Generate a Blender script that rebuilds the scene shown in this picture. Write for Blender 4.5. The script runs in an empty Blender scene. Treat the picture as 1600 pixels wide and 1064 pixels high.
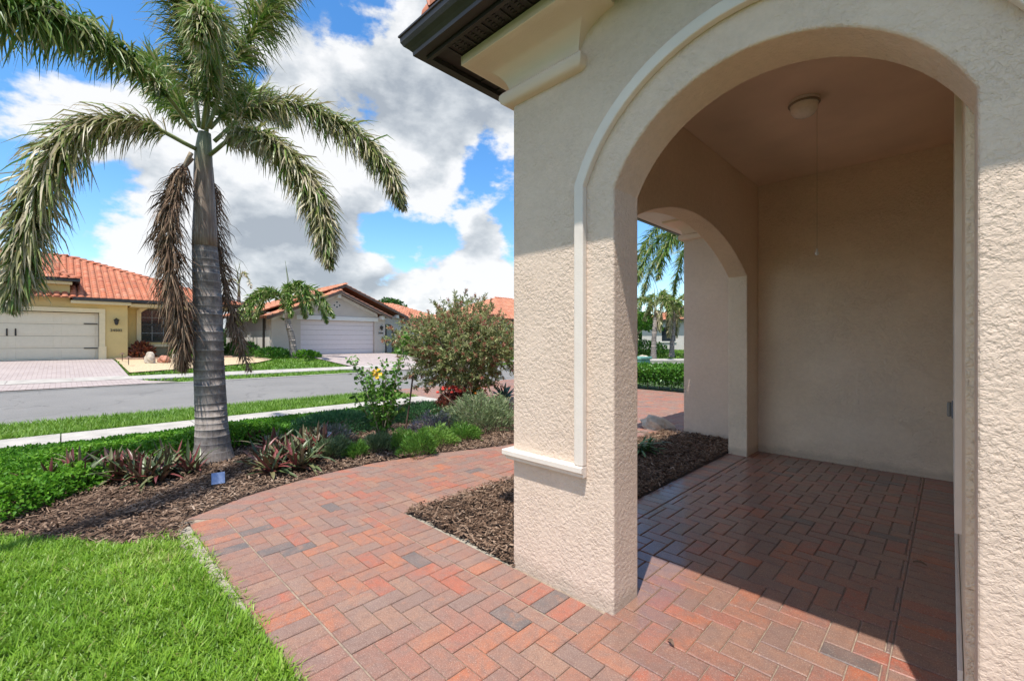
import bpy, bmesh, math, random
import numpy as np
from mathutils import Vector, Matrix

random.seed(7); rng = np.random.default_rng(7)
SC = bpy.context.scene
COL = SC.collection
R = math.radians

# ---------------------------------------------------------------- camera
cam = bpy.data.cameras.new('camera'); camo = bpy.data.objects.new('camera', cam); COL.objects.link(camo)
cam.sensor_width = 36; cam.lens = 15.64; cam.clip_start = 0.05; cam.clip_end = 3000
camo.location = (0, 0, 1.32); camo.rotation_euler = (R(90), 0, R(44.6))
SC.camera = camo
# ---------------------------------------------------------------- sun, sky, exposure
SUN_DIR = Vector((0.33, -1.0, 2.68)).normalized()
sl = bpy.data.lights.new('sun', 'SUN'); sl.energy = 2.85; sl.angle = R(0.53); sl.color = (1.0, 0.955, 0.89)
so = bpy.data.objects.new('sun', sl); COL.objects.link(so); so.location = (3, -8, 22)
so.rotation_euler = SUN_DIR.to_track_quat('Z', 'Y').to_euler()
SC.view_settings.view_transform = 'Standard'; SC.view_settings.look = 'None'
SC.view_settings.exposure = 1.06; SC.view_settings.gamma = 1.0; SC.view_settings.use_curve_mapping = False
SC.render.engine = 'CYCLES'
SC.cycles.max_bounces = 14; SC.cycles.diffuse_bounces = 12; SC.cycles.transparent_max_bounces = 8

W = bpy.data.worlds.new('World'); SC.world = W; W.use_nodes = True
def world():
    nt = W.node_tree; N = nt.nodes; L = nt.links; N.clear()
    out = N.new('ShaderNodeOutputWorld'); bg = N.new('ShaderNodeBackground'); L.new(bg.outputs[0], out.inputs[0])
    bg.inputs[1].default_value = 0.15
    sky = N.new('ShaderNodeTexSky'); sky.sky_type = 'NISHITA'; sky.sun_disc = False
    sky.sun_elevation = R(68.5); sky.sun_rotation = math.atan2(SUN_DIR.x, SUN_DIR.y) ; sky.air_density = 1.0; sky.dust_density = 0.3; sky.ozone_density = 2.5
    def M(op, a, b=None, c=None):
        n = N.new('ShaderNodeMath'); n.operation = op
        for i, v in enumerate((a, b, c)):
            if v is None: continue
            if isinstance(v, (int, float)): n.inputs[i].default_value = v
            else: L.new(v, n.inputs[i])
        return n.outputs[0]
    def V(op, a, b=None):
        n = N.new('ShaderNodeVectorMath'); n.operation = op
        for i, v in enumerate((a, b)):
            if v is None: continue
            if isinstance(v, (tuple, list)): n.inputs[i].default_value = v
            else: L.new(v, n.inputs[i])
        return n
    tc = N.new('ShaderNodeTexCoord'); d = V('NORMALIZE', tc.outputs['Generated']).outputs[0]
    sp = N.new('ShaderNodeSeparateXYZ'); L.new(d, sp.inputs[0])
    P = V('MULTIPLY', d, (1.0, 1.0, 1.75)).outputs[0]
    def noise(vec, scale, det, rough, off):
        n = N.new('ShaderNodeTexNoise'); n.inputs['Scale'].default_value = scale; n.inputs['Detail'].default_value = det
        n.inputs['Roughness'].default_value = rough
        L.new(V('ADD', vec, off).outputs[0], n.inputs['Vector']); return n.outputs[0]
    n1 = noise(P, 3.0, 10, 0.55, (3.1, 7.7, 0.4))
    # shift towards the sun for the lit side of the banks
    n2 = noise(P, 3.0, 6, 0.5, (3.1 + 0.02, 7.7 - 0.03, 0.4 + 0.075))
    n3 = noise(P, 11.0, 8, 0.62, (9.0, 1.0, 2.0))
    # large banks (world directions)
    def bank(v, sharp, amp):
        v = Vector(v).normalized()
        dt = V('DOT_PRODUCT', d, tuple(v)).outputs['Value']
        return M('MULTIPLY', M('EXPONENT', M('MULTIPLY', M('SUBTRACT', dt, 1.0), sharp)), amp)
    f = M('ADD', n1, M('MULTIPLY', M('SUBTRACT', n3, 0.5), 0.16))
    for b in BANKS: f = M('ADD', f, bank(*b))
    mask = N.new('ShaderNodeMapRange'); mask.interpolation_type = 'SMOOTHSTEP'
    L.new(f, mask.inputs[0]); mask.inputs[1].default_value = 0.505; mask.inputs[2].default_value = 0.565
    lit = M('SUBTRACT', n1, n2)
    thick = M('SUBTRACT', f, 0.5)
    sh = M('ADD', M('MULTIPLY', lit, 4.0), M('SUBTRACT', 0.80, M('MULTIPLY', M('MAXIMUM', thick, 0.0), 1.0)))
    sh = M('ADD', sh, M('MULTIPLY', M('SUBTRACT', n3, 0.5), 0.9))
    ramp = N.new('ShaderNodeValToRGB'); L.new(sh, ramp.inputs[0])
    e = ramp.color_ramp.elements
    e[0].position = 0.25; e[0].color = (1.42, 1.57, 1.75, 1)
    e[1].position = 0.82; e[1].color = (3.2, 3.22, 3.25, 1)
    k = ramp.color_ramp.elements.new(0.56); k.color = (2.25, 2.38, 2.5, 1)
    hs = N.new('ShaderNodeHueSaturation'); hs.inputs['Saturation'].default_value = 1.28; hs.inputs['Value'].default_value = 0.80
    L.new(sky.outputs[0], hs.inputs['Color'])
    mx = N.new('ShaderNodeMix'); mx.data_type = 'RGBA'
    L.new(M('MULTIPLY', mask.outputs[0], 0.97), mx.inputs[0]); L.new(hs.outputs[0], mx.inputs[6]); L.new(ramp.outputs[0], mx.inputs[7])
    L.new(mx.outputs[2], bg.inputs[0])
# (direction, sharpness, amount)
BANKS = [((-.958, .459, .593), 14, .16), ((-.804, .611, .54), 40, .17), ((-.70, .70, .62), 60, .10), ((-1.368, .056, .40), 14, .10), ((-1.06, .358, .22), 60, .10),
         ((-.907, .51, .72), 90, -.34), ((-.784, .631, .30), 130, -.30), ((-.93, .50, .20), 120, -.30), ((-.825, .591, .345), 500, .22),
         ((-.743, .672, .25), 500, .22), ((-.763, .651, .165), 350, .16), ((-1.368, .056, .19), 60, -.15), ((-1.0, .30, .09), 30, .08), ((-.80, .62, .07), 60, .10), ((-.93, .47, .125), 240, .18), ((-1.2, .2, .08), 60, .10), ((-.467, .944, .30), 25, -.14), ((-1.1, .2, .95), 20, -.06)]
world()

# ---------------------------------------------------------------- helpers
def smooth(t): t = np.clip(t, 0, 1); return t * t * (3 - 2 * t)
ROADC = [(-14.0, -70.0), (-14.0, 13.0), (-13.6, 16.2), (-12.4, 19.6), (-10.4, 22.8), (-8.2, 25.4), (30.0, 64.0)]
def road_side(x, y):
    """signed distance to the road centre line, positive on the far side"""
    x = np.asarray(x, float); y = np.asarray(y, float)
    best = np.full(x.shape, 1e9); sg = np.zeros(x.shape)
    for (ax, ay), (bx, by) in zip(ROADC[:-1], ROADC[1:]):
        dx, dy = bx - ax, by - ay; L2 = dx * dx + dy * dy
        t = np.clip(((x - ax) * dx + (y - ay) * dy) / L2, 0, 1)
        px, py = ax + t * dx, ay + t * dy
        dd = np.hypot(x - px, y - py); cr = dx * (y - ay) - dy * (x - ax)
        m = dd < best; best = np.where(m, dd, best); sg = np.where(m, np.sign(cr), sg)
    return best * sg
def G(x, y):
    return 0.45 * smooth((road_side(x, y) - 3.6) / 10.0)
def g1(x, y): return float(G(np.array([x]), np.array([y]))[0])

def newmesh(name, v, f, mat=None, tone=None, uv=None, smoothf=False):
    me = bpy.data.meshes.new(name)
    v = np.asarray(v, np.float32).reshape(-1, 3)
    if isinstance(f, np.ndarray):
        n, k = f.shape
        me.vertices.add(len(v)); me.vertices.foreach_set('co', v.ravel())
        me.loops.add(n * k); me.loops.foreach_set('vertex_index', f.astype(np.int32).ravel())
        me.polygons.add(n); me.polygons.foreach_set('loop_start', np.arange(0, n * k, k, dtype=np.int32))
        me.polygons.foreach_set('loop_total', np.full(n, k, np.int32))
        me.update(calc_edges=True)
    else:
        me.from_pydata([tuple(map(float, p)) for p in v], [], f); me.update()
    if tone is not None:
        a = me.attributes.new('tone', 'FLOAT', 'FACE'); a.data.foreach_set('value', np.asarray(tone, np.float32))
    if smoothf: me.polygons.foreach_set('use_smooth', np.ones(len(me.polygons), bool))
    if mat: me.materials.append(mat)
    return me
def link(name, me, parent=None):
    o = bpy.data.objects.new(name, me); COL.objects.link(o)
    if parent:
        o.parent = parent
        o.matrix_parent_inverse = parent_inv(parent)
    return o
def parent_inv(p):
    m = Matrix.Identity(4); q = p
    chain = []
    while q: chain.append(q); q = q.parent
    for q in reversed(chain): m = m @ q.matrix_parent_inverse @ Matrix.LocRotScale(q.location, q.rotation_euler, q.scale)
    return m.inverted()
def tag(o, label=None, cat=None, group=None, kind=None):
    if label: o['label'] = label
    if cat: o['category'] = cat
    if group: o['group'] = group
    if kind: o['kind'] = kind
    return o
def thing(name, loc, label, cat, group=None):
    o = bpy.data.objects.new(name, None); COL.objects.link(o); o.location = loc; o.empty_display_size = .2
    return tag(o, label, cat, group)
def struct(o): o['kind'] = 'structure'; return o
def stuff(o): o['kind'] = 'stuff'; return o

class MB:
    """collects polygons into ONE mesh"""
    def __init__(s): s.v = []; s.f = []; s.t = []
    def add(s, v, f, t=0.5):
        n = len(s.v); s.v += [tuple(p) for p in v]; s.f += [tuple(i + n for i in q) for q in f]; s.t += [t] * len(f)
    def box(s, x0, x1, y0, y1, z0, z1, t=0.5):
        v = [(x, y, z) for z in (z0, z1) for x, y in ((x0, y0), (x1, y0), (x1, y1), (x0, y1))]
        s.add(v, [(0, 3, 2, 1), (4, 5, 6, 7), (0, 1, 5, 4), (1, 2, 6, 5), (2, 3, 7, 6), (3, 0, 4, 7)], t)
    def lathe(s, pts, c=(0, 0, 0), n=16, axis='z', closed=True):
        v = []; f = []
        for r, h in pts:
            for i in range(n):
                a = 2 * math.pi * i / n; x, y = r * math.cos(a), r * math.sin(a)
                v.append((c[0] + x, c[1] + y, c[2] + h) if axis == 'z' else ((c[0] + h, c[1] + x, c[2] + y) if axis == 'x' else (c[0] + x, c[1] + h, c[2] + y)))
        for k in range(len(pts) - 1):
            for i in range(n): j = (i + 1) % n; f.append((k * n + i, k * n + j, (k + 1) * n + j, (k + 1) * n + i))
        if closed: f.append(tuple(range(n))[::-1]); f.append(tuple((len(pts) - 1) * n + i for i in range(n)))
        s.add(v, f)
    def tube(s, pts, rad, n=6, t=0.5):
        pts = [Vector(p) for p in pts]; v = []; f = []
        if not hasattr(rad, '__len__'): rad = [rad] * len(pts)
        for i, p in enumerate(pts):
            d = (pts[min(i + 1, len(pts) - 1)] - pts[max(i - 1, 0)]).normalized()
            u = d.orthogonal().normalized() if i == 0 else (u - d * u.dot(d)).normalized()
            w = d.cross(u)
            for k in range(n):
                a = 2 * math.pi * k / n; v.append(p + (u * math.cos(a) + w * math.sin(a)) * rad[i])
        for i in range(len(pts) - 1):
            for k in range(n): j = (k + 1) % n; f.append((i * n + k, i * n + j, (i + 1) * n + j, (i + 1) * n + k))
        f.append(tuple(range(n))[::-1]); f.append(tuple((len(pts) - 1) * n + k for k in range(n)))
        s.add(v, f, t)
    def build(s, name, mat, parent=None, sm=False, bevel=0, recalc=True, seg=2):
        me = newmesh(name, s.v, s.f, mat, s.t, smoothf=sm)
        if recalc or bevel:
            bm = bmesh.new(); bm.from_mesh(me)
            if recalc: bmesh.ops.recalc_face_normals(bm, faces=bm.faces)
            if bevel:
                ed = [e for e in bm.edges if len(e.link_faces) == 2 and e.calc_face_angle(0) > 0.5]
                bmesh.ops.bevel(bm, geom=ed, offset=bevel, segments=seg, affect='EDGES', profile=0.5, clamp_overlap=True)
            bm.to_mesh(me); bm.free()
        return link(name, me, parent)

def prism(mb, poly, axis, a, b):
    """extrude the 2-D polygon along an axis between a and b"""
    n = len(poly)
    def P(p, h): return {'x': (h, p[0], p[1]), 'y': (p[0], h, p[1]), 'z': (p[0], p[1], h)}[axis]
    v = [P(p, a) for p in poly] + [P(p, b) for p in poly]
    mb.add(v, [tuple(range(n)), tuple(range(2 * n - 1, n - 1, -1))] + [(i, (i + 1) % n, n + (i + 1) % n, n + i) for i in range(n)])

def inst(name, tv, tf, Mx, T, tone, mat, parent=None, sm=False, facetone=None):
    """many copies of a small template joined into ONE mesh; Mx (N,3,3) columns = axes"""
    tv = np.asarray(tv, float); tf = np.asarray(tf, int); N = len(T)
    v = np.einsum('nij,kj->nki', Mx, tv) + np.asarray(T)[:, None, :]
    f = (np.arange(N) * len(tv))[:, None, None] + tf[None]
    me = newmesh(name, v.reshape(-1, 3), f.reshape(-1, tf.shape[1]), mat, np.repeat(tone, len(tf)), smoothf=sm)
    return link(name, me, parent)
def frames(d, n, sx, sy, sz=None):
    """columns: side*sx, dir*sy, normal*sz"""
    d = d / (np.linalg.norm(d, axis=1, keepdims=True) + 1e-9)
    s_ = np.cross(d, n); s_ /= (np.linalg.norm(s_, axis=1, keepdims=True) + 1e-9)
    n2 = np.cross(s_, d)
    if sz is None: sz = sx
    return np.stack([s_ * np.reshape(sx, (-1, 1)), d * np.reshape(sy, (-1, 1)), n2 * np.reshape(sz, (-1, 1))], axis=2)
def inpoly(x, y, poly):
    c = np.zeros(x.shape, bool); n = len(poly)
    for i in range(n):
        x0, y0 = poly[i]; x1, y1 = poly[(i + 1) % n]
        if y0 == y1: continue
        c ^= ((y0 > y) != (y1 > y)) & (x < (x1 - x0) * (y - y0) / (y1 - y0) + x0)
    return c
def scatter(poly, dens):
    xs = [p[0] for p in poly]; ys = [p[1] for p in poly]
    n = int((max(xs) - min(xs)) * (max(ys) - min(ys)) * dens)
    x = rng.uniform(min(xs), max(xs), n); y = rng.uniform(min(ys), max(ys), n)
    m = inpoly(x, y, poly); return x[m], y[m]
def vnoise(x, y, sc, seed=0):
    """cheap smooth value noise, 0..1"""
    x = np.asarray(x) * sc + seed * 17.3; y = np.asarray(y) * sc + seed * 9.1
    xi = np.floor(x); yi = np.floor(y); u = smooth(x - xi); w = smooth(y - yi)
    h = lambda a, b: np.abs(np.sin(a * 127.1 + b * 311.7 + seed) * 43758.5453) % 1
    return (h(xi, yi) * (1 - u) + h(xi + 1, yi) * u) * (1 - w) + (h(xi, yi + 1) * (1 - u) + h(xi + 1, yi + 1) * u) * w
def unit_rand(n):
    v = rng.normal(size=(n, 3)); return v / np.linalg.norm(v, axis=1, keepdims=True)

# ---------------------------------------------------------------- materials
def mat(name, build):
    m = bpy.data.materials.new(name); m.use_nodes = True; nt = m.node_tree; nt.nodes.clear()
    out = nt.nodes.new('ShaderNodeOutputMaterial'); b = nt.nodes.new('ShaderNodeBsdfPrincipled')
    nt.links.new(b.outputs[0], out.inputs[0]); build(nt, nt.nodes, nt.links, b, out); return m
def nz(nt, scale, det=4, rough=.55, dist=0, vec=None):
    n = nt.nodes.new('ShaderNodeTexNoise'); n.inputs['Scale'].default_value = scale; n.inputs['Detail'].default_value = det
    n.inputs['Roughness'].default_value = rough; n.inputs['Distortion'].default_value = dist
    if vec is None:
        g = nt.nodes.new('ShaderNodeNewGeometry'); vec = g.outputs['Position']
    nt.links.new(vec, n.inputs['Vector']); return n.outputs[0]
def rmp(nt, src, stops):
    r = nt.nodes.new('ShaderNodeValToRGB'); nt.links.new(src, r.inputs[0]); el = r.color_ramp.elements
    while len(el) < len(stops): el.new(0.5)
    for e, (p, c) in zip(el, stops): e.position = p; e.color = (c if len(c) == 4 else (*c, 1)) if hasattr(c, '__len__') else (c, c, c, 1)
    return r.outputs[0]
def mixc(nt, fac, a, b, mode='MIX'):
    m = nt.nodes.new('ShaderNodeMix'); m.data_type = 'RGBA'; m.blend_type = mode
    for i, v in ((0, fac), (6, a), (7, b)):
        if isinstance(v, (int, float)): m.inputs[i].default_value = v
        elif isinstance(v, tuple): m.inputs[i].default_value = (*v, 1)
        else: nt.links.new(v, m.inputs[i])
    return m.outputs[2]
def bump(nt, b, h, dist, strength=1.0, prev=None):
    n = nt.nodes.new('ShaderNodeBump'); n.inputs['Distance'].default_value = dist; n.inputs['Strength'].default_value = strength
    nt.links.new(h, n.inputs['Height'])
    if prev is not None: nt.links.new(prev, n.inputs['Normal'])
    nt.links.new(n.outputs[0], b.inputs['Normal']); return n.outputs[0]
def tone_out(nt):
    a = nt.nodes.new('ShaderNodeAttribute'); a.attribute_name = 'tone'; return a.outputs['Fac']
def plain(name, col, rough=.6, metal=0, noise=0.0, ns=8, bd=0, bs=60, spec=.5):
    def f(nt, N, L, b, out):
        b.inputs['Roughness'].default_value = rough; b.inputs['Metallic'].default_value = metal
        b.inputs['Specular IOR Level'].default_value = spec
        n = nz(nt, ns, 5)
        c1 = tuple(max(0, c * (1 - noise)) for c in col); c2 = tuple(min(1, c * (1 + noise)) for c in col)
        L.new(rmp(nt, n, [(.3, c1), (.7, c2)]), b.inputs['Base Color'])
        if bd: bump(nt, b, nz(nt, bs, 3), bd)
    return mat(name, f)
def stucco(name, col, col2, size=38, depth=.006):
    def f(nt, N, L, b, out):
        b.inputs['Roughness'].default_value = .88; b.inputs['Specular IOR Level'].default_value = .25
        big = nz(nt, 1.1, 5, .6); fine = nz(nt, 26, 5, .7)
        c = mixc(nt, rmp(nt, big, [(.35, 0.), (.7, 1.)]), col, col2)
        c = mixc(nt, rmp(nt, fine, [(.38, .22), (.62, 0.)]), c, tuple(x * .72 for x in col))
        # splash dirt close to the ground
        g = N.new('ShaderNodeNewGeometry'); s = N.new('ShaderNodeSeparateXYZ'); L.new(g.outputs['Position'], s.inputs[0])
        a = N.new('ShaderNodeMath'); a.operation = 'ADD'; L.new(s.outputs[2], a.inputs[0])
        q = N.new('ShaderNodeMath'); q.operation = 'MULTIPLY'; L.new(nz(nt, 9, 4), q.inputs[0]); q.inputs[1].default_value = -.09
        L.new(q.outputs[0], a.inputs[1])
        c = mixc(nt, rmp(nt, a.outputs[0], [(-.05, .4), (.05, 0.)]), c, (.36, .29, .22))
        L.new(c, b.inputs['Base Color'])
        h1 = rmp(nt, nz(nt, size, 4, .55, .25), [(.36, 0.), (.46, .55), (.52, .62), (.60, 1.)])
        h2 = nz(nt, size * 4, 4, .65)
        m = N.new('ShaderNodeMath'); m.operation = 'MULTIPLY_ADD'; L.new(h2, m.inputs[0]); m.inputs[1].default_value = .35; L.new(h1, m.inputs[2])
        pm_ = N.new('ShaderNodeMath'); pm_.operation = 'MULTIPLY'; L.new(m.outputs[0], pm_.inputs[0]); L.new(rmp(nt, nz(nt, 3.3, 4, .6), [(.36, .45), (.6, 1.15)]), pm_.inputs[1])
        bump(nt, b, pm_.outputs[0], depth, .95)
    return mat(name, f)
def leafmat(name, stops, rough=.45, trans=.25, spec=.4):
    def f(nt, N, L, b, out):
        g = N.new('ShaderNodeNewGeometry')
        t = tone_out(nt); o = N.new('ShaderNodeObjectInfo')
        c = rmp(nt, t, stops)
        c = mixc(nt, rmp(nt, nz(nt, 7, 3), [(.35, 0.), (.65, .3)]), c, tuple(x * .6 for x in stops[0][1]))
        L.new(c, b.inputs['Base Color']); b.inputs['Roughness'].default_value = rough; b.inputs['Specular IOR Level'].default_value = spec
        tr = N.new('ShaderNodeBsdfTranslucent'); L.new(c, tr.inputs[0]); mx = N.new('ShaderNodeMixShader'); mx.inputs[0].default_value = trans
        L.new(b.outputs[0], mx.inputs[1]); L.new(tr.outputs[0], mx.inputs[2]); L.new(mx.outputs[0], out.inputs[0])
    return mat(name, f)
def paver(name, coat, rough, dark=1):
    def f(nt, N, L, b, out):
        t = tone_out(nt)
        c = rmp(nt, t, [(0, (.45, .145, .07)), (.15, (.38, .165, .10)), (.34, (.27, .145, .11)), (.5, (.33, .195, .135)), (.64, (.285, .165, .125)), (.76, (.41, .12, .07)), (.88, (.26, .165, .13)), (.94, (.18, .14, .125)), (.965, (.125, .118, .115)), (1, (.115, .11, .11))])
        flash = rmp(nt, nz(nt, 6.5, 5, .7, .6), [(.44, 0.), (.60, .6)])
        c = mixc(nt, flash, c, (.235, .165, .14))
        c = mixc(nt, rmp(nt, nz(nt, 9, 3, .6, .6), [(.57, 0.), (.7, .45)]), c, (.42, .19, .11))
        c = mixc(nt, rmp(nt, nz(nt, 22, 5, .75), [(.35, .45), (.52, 0.)]), c, (.17, .10, .08))
        c = mixc(nt, rmp(nt, nz(nt, 2.0, 5, .7), [(.52, 0.), (.70, .12)]), c, (.42, .34, .28))
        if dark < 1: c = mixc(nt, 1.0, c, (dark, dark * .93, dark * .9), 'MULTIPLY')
        gr = nz(nt, 230, 3, .8)
        c = mixc(nt, rmp(nt, gr, [(.40, .55), (.52, 0.)]), c, (.12, .06, .05))
        c = mixc(nt, rmp(nt, nz(nt, 170, 2, .6), [(.57, 0.), (.68, .45)]), c, (.50, .40, .31))
        L.new(c, b.inputs['Base Color']); b.inputs['Roughness'].default_value = rough; b.inputs['Specular IOR Level'].default_value = .35
        b.inputs['Coat Weight'].default_value = coat; b.inputs['Coat Roughness'].default_value = .16
        bump(nt, b, gr, .0012, .8)
    return mat(name, f)
def tilemat(name, c0, c1, c2):
    def f(nt, N, L, b, out):
        c = rmp(nt, tone_out(nt), [(0, c0), (.5, c1), (1, c2)])
        c = mixc(nt, rmp(nt, nz(nt, 2.2, 6, .75), [(.42, 0.), (.66, .5)]), c, (.24, .14, .10))
        L.new(c, b.inputs['Base Color']); b.inputs['Roughness'].default_value = .75
    return mat(name, f)

M = {}
M['stucco'] = stucco('stucco_tan', (.70, .545, .43), (.75, .60, .485), 62, .0034)
M['stucco_in'] = stucco('stucco_tan_smooth', (.83, .675, .51), (.86, .71, .55), 55, .0055)
M['stucco_soft'] = stucco('stucco_reveal', (.71, .565, .425), (.75, .605, .465), 46, .003)
M['trim'] = plain('trim_paint', (.74, .655, .575), .6, noise=.05, bd=.001, bs=120)
M['corbel'] = plain('corbel_paint', (.73, .585, .47), .75, noise=.05, ns=3, bd=.0012, bs=140)
M['ceiling'] = plain('ceiling_paint', (.80, .63, .48), .8, noise=.08, ns=2, bd=.001, bs=90)
M['bronze'] = plain('bronze_metal', (.055, .048, .044), .38, .4, noise=.15, ns=5)
M['soffit'] = plain('soffit_metal', (.035, .030, .027), .5, .2, noise=.2, ns=30)
M['white'] = plain('white_plastic', (.74, .72, .68), .35, noise=.03)
M['glass'] = plain('dark_glass', (.02, .028, .035), .06, 0, noise=.2, spec=.9)
M['grey'] = plain('grey_plastic', (.20, .22, .25), .4, noise=.05)
def _asph(nt, N, L, b, out):
    c = rmp(nt, nz(nt, .45, 6, .65), [(.3, (.175, .168, .155)), (.5, (.215, .205, .19)), (.7, (.245, .235, .215))])
    c = mixc(nt, rmp(nt, nz(nt, 60, 3, .8), [(.42, .45), (.55, 0.)]), c, (.11, .105, .10))
    c = mixc(nt, rmp(nt, nz(nt, 90, 2, .7), [(.58, 0.), (.68, .5)]), c, (.36, .34, .31))
    g = N.new('ShaderNodeNewGeometry'); v = N.new('ShaderNodeTexVoronoi'); v.feature = 'DISTANCE_TO_EDGE'; v.inputs['Scale'].default_value = .28
    ad = N.new('ShaderNodeVectorMath'); ad.operation = 'ADD'; nn = N.new('ShaderNodeTexNoise'); nn.inputs['Scale'].default_value = 1.3; nn.inputs['Detail'].default_value = 6; L.new(g.outputs['Position'], nn.inputs['Vector']); L.new(g.outputs['Position'], ad.inputs[0]); L.new(nn.outputs['Color'], ad.inputs[1]); L.new(ad.outputs[0], v.inputs['Vector'])
    c = mixc(nt, rmp(nt, v.outputs['Distance'], [(0, .55), (.006, 0.)]), c, (.08, .075, .07))
    L.new(c, b.inputs['Base Color']); b.inputs['Roughness'].default_value = .92; bump(nt, b, nz(nt, 80, 3), .005)
M['asphalt'] = mat('asphalt', _asph)
M['concrete'] = plain('concrete', (.41, .38, .335), .88, noise=.2, ns=3.2, bd=.002, bs=90)
M['haunch'] = plain('concrete_haunch', (.33, .29, .225), .95, noise=.3, ns=14, bd=.008, bs=40)
M['sand'] = plain('joint_sand', (.30, .235, .175), .95, noise=.3, ns=40, bd=.002, bs=300)
M['soil'] = plain('lawn_soil', (.045, .075, .018), .95, noise=.35, ns=6, bd=.01, bs=40)
M['gravel'] = plain('tan_gravel', (.55, .42, .26), .95, noise=.35, ns=25, bd=.02, bs=30)
M['paver'] = paver('clay_paver', .05, .72)
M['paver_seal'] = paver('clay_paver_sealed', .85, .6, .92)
M['rock'] = plain('pale_rock', (.50, .43, .34), .9, noise=.3, ns=7, bd=.02, bs=14)
M['redrock'] = plain('red_rock', (.45, .20, .13), .9, noise=.3, ns=7, bd=.02, bs=14)
M['panel'] = plain('solar_cell', (.22, .28, .42), .22, .2, noise=.1, ns=60)
M['black'] = plain('black_plastic', (.02, .02, .02), .45, noise=.1)
M['greenbox'] = plain('green_utility_paint', (.20, .42, .33), .5, noise=.08)
M['stake'] = plain('rusty_stake', (.12, .07, .05), .8, noise=.3, ns=30)
M['stem'] = plain('bark_stem', (.30, .24, .17), .9, noise=.3, ns=40)
M['tile'] = tilemat('roof_tile_clay', (.46, .115, .05), (.58, .175, .08), (.68, .27, .15))
M['tile2'] = tilemat('roof_tile_salmon', (.50, .16, .08), (.60, .235, .125), (.70, .34, .21))
M['yellow'] = plain('yellow_stucco', (.62, .47, .20), .9, noise=.05, ns=2, bd=.004, bs=30)
M['cream'] = plain('cream_trim', (.74, .62, .38), .8, noise=.04)
M['gdoor1'] = plain('cream_garage_door', (.70, .62, .46), .5, noise=.03)
M['greige'] = plain('greige_stucco', (.53, .46, .40), .9, noise=.05, ns=2, bd=.004, bs=30)
M['greige_low'] = plain('pale_greige_stucco', (.60, .56, .51), .9, noise=.05, ns=2)
M['gdoor2'] = plain('pinkish_garage_door', (.68, .605, .585), .5, noise=.03)
M['offwhite'] = plain('offwhite_trim', (.70, .67, .62), .7, noise=.03)
M['petal_y'] = plain('yellow_petal', (.85, .50, .03), .6, noise=.1, ns=60)
M['petal_r'] = plain('red_petal', (.70, .06, .04), .6, noise=.2, ns=60)
M['petal_o'] = plain('orange_petal', (.85, .28, .03), .6, noise=.2, ns=60)
def _drive(nt, N, L, b, out):
    g = N.new('ShaderNodeNewGeometry'); br = N.new('ShaderNodeTexBrick'); L.new(g.outputs['Position'], br.inputs['Vector'])
    br.inputs['Scale'].default_value = 1; br.inputs['Brick Width'].default_value = .22; br.inputs['Row Height'].default_value = .11
    br.inputs['Mortar Size'].default_value = .008; br.inputs['Color1'].default_value = (.41, .345, .315, 1); br.inputs['Color2'].default_value = (.34, .28, .26, 1)
    br.inputs['Mortar'].default_value = (.27, .21, .19, 1)
    L.new(mixc(nt, rmp(nt, nz(nt, .9, 5), [(.35, 0.), (.7, .4)]), br.outputs[0], (.47, .39, .36)), b.inputs['Base Color']); b.inputs['Roughness'].default_value = .85
M['drive'] = mat('driveway_paver', _drive)
def _mulch(nt, N, L, b, out):
    n = nz(nt, 45, 6, .75, .8)
    L.new(rmp(nt, n, [(.3, (.022, .013, .009)), (.5, (.075, .045, .03)), (.7, (.17, .115, .08))]), b.inputs['Base Color'])
    b.inputs['Roughness'].default_value = .95; bump(nt, b, n, .02)
M['mulch'] = mat('mulch_base', _mulch)
M['chip'] = leafmat('mulch_chip', [(0, (.06, .034, .022)), (.35, (.18, .115, .077)), (.7, (.34, .235, .165)), (1, (.54, .42, .32))], .9, .0, .1)
M['grass'] = leafmat('lawn_blade', [(0, (.085, .19, .015)), (.4, (.19, .37, .025)), (.75, (.33, .52, .055)), (.92, (.43, .54, .13)), (1, (.52, .45, .20))], .42, .35)
M['grassfar'] = leafmat('lawn_blade_distant', [(0, (.07, .17, .014)), (.5, (.15, .31, .025)), (1, (.26, .40, .05))], .5, .3)
M['cover'] = leafmat('ground_cover_leaf', [(0, (.03, .11, .010)), (.5, (.10, .28, .016)), (1, (.24, .46, .04))], .5, .3, .2)
M['palmleaf'] = leafmat('palm_leaflet', [(0, (.04, .11, .015)), (.35, (.11, .23, .03)), (.52, (.22, .32, .06)), (.72, (.40, .38, .15)), (1, (.60, .50, .34))], .42, .28, .5)
M['palmdead'] = leafmat('palm_leaflet_dead', [(0, (.085, .05, .032)), (.5, (.22, .135, .085)), (1, (.46, .33, .22))], .8, .1, .2)
M['rachis'] = plain('palm_rachis', (.20, .24, .09), .6, noise=.2, ns=20)
M['juniper'] = leafmat('juniper_needle', [(0, (.02, .08, .03)), (.5, (.06, .18, .06)), (1, (.14, .30, .10))], .6, .25)
M['silver'] = leafmat('silvery_leaf', [(0, (.10, .16, .06)), (.5, (.24, .32, .14)), (1, (.42, .46, .28))], .6, .2)
M['herb'] = leafmat('bright_herb_leaf', [(0, (.045, .13, .02)), (.5, (.12, .28, .035)), (1, (.27, .44, .08))], .5, .3)
M['lav'] = leafmat('lavender_flower', [(0, (.10, .13, .07)), (.5, (.19, .20, .15)), (1, (.32, .27, .34))], .7, .2)
M['bush'] = leafmat('bottlebrush_leaf', [(0, (.07, .09, .04)), (.4, (.30, .36, .13)), (.75, (.52, .52, .24)), (1, (.68, .58, .38))], .55, .35)
M['rust'] = leafmat('rusty_bloom', [(0, (.20, .06, .045)), (.5, (.50, .17, .11)), (1, (.66, .38, .27))], .75, .3)
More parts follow.
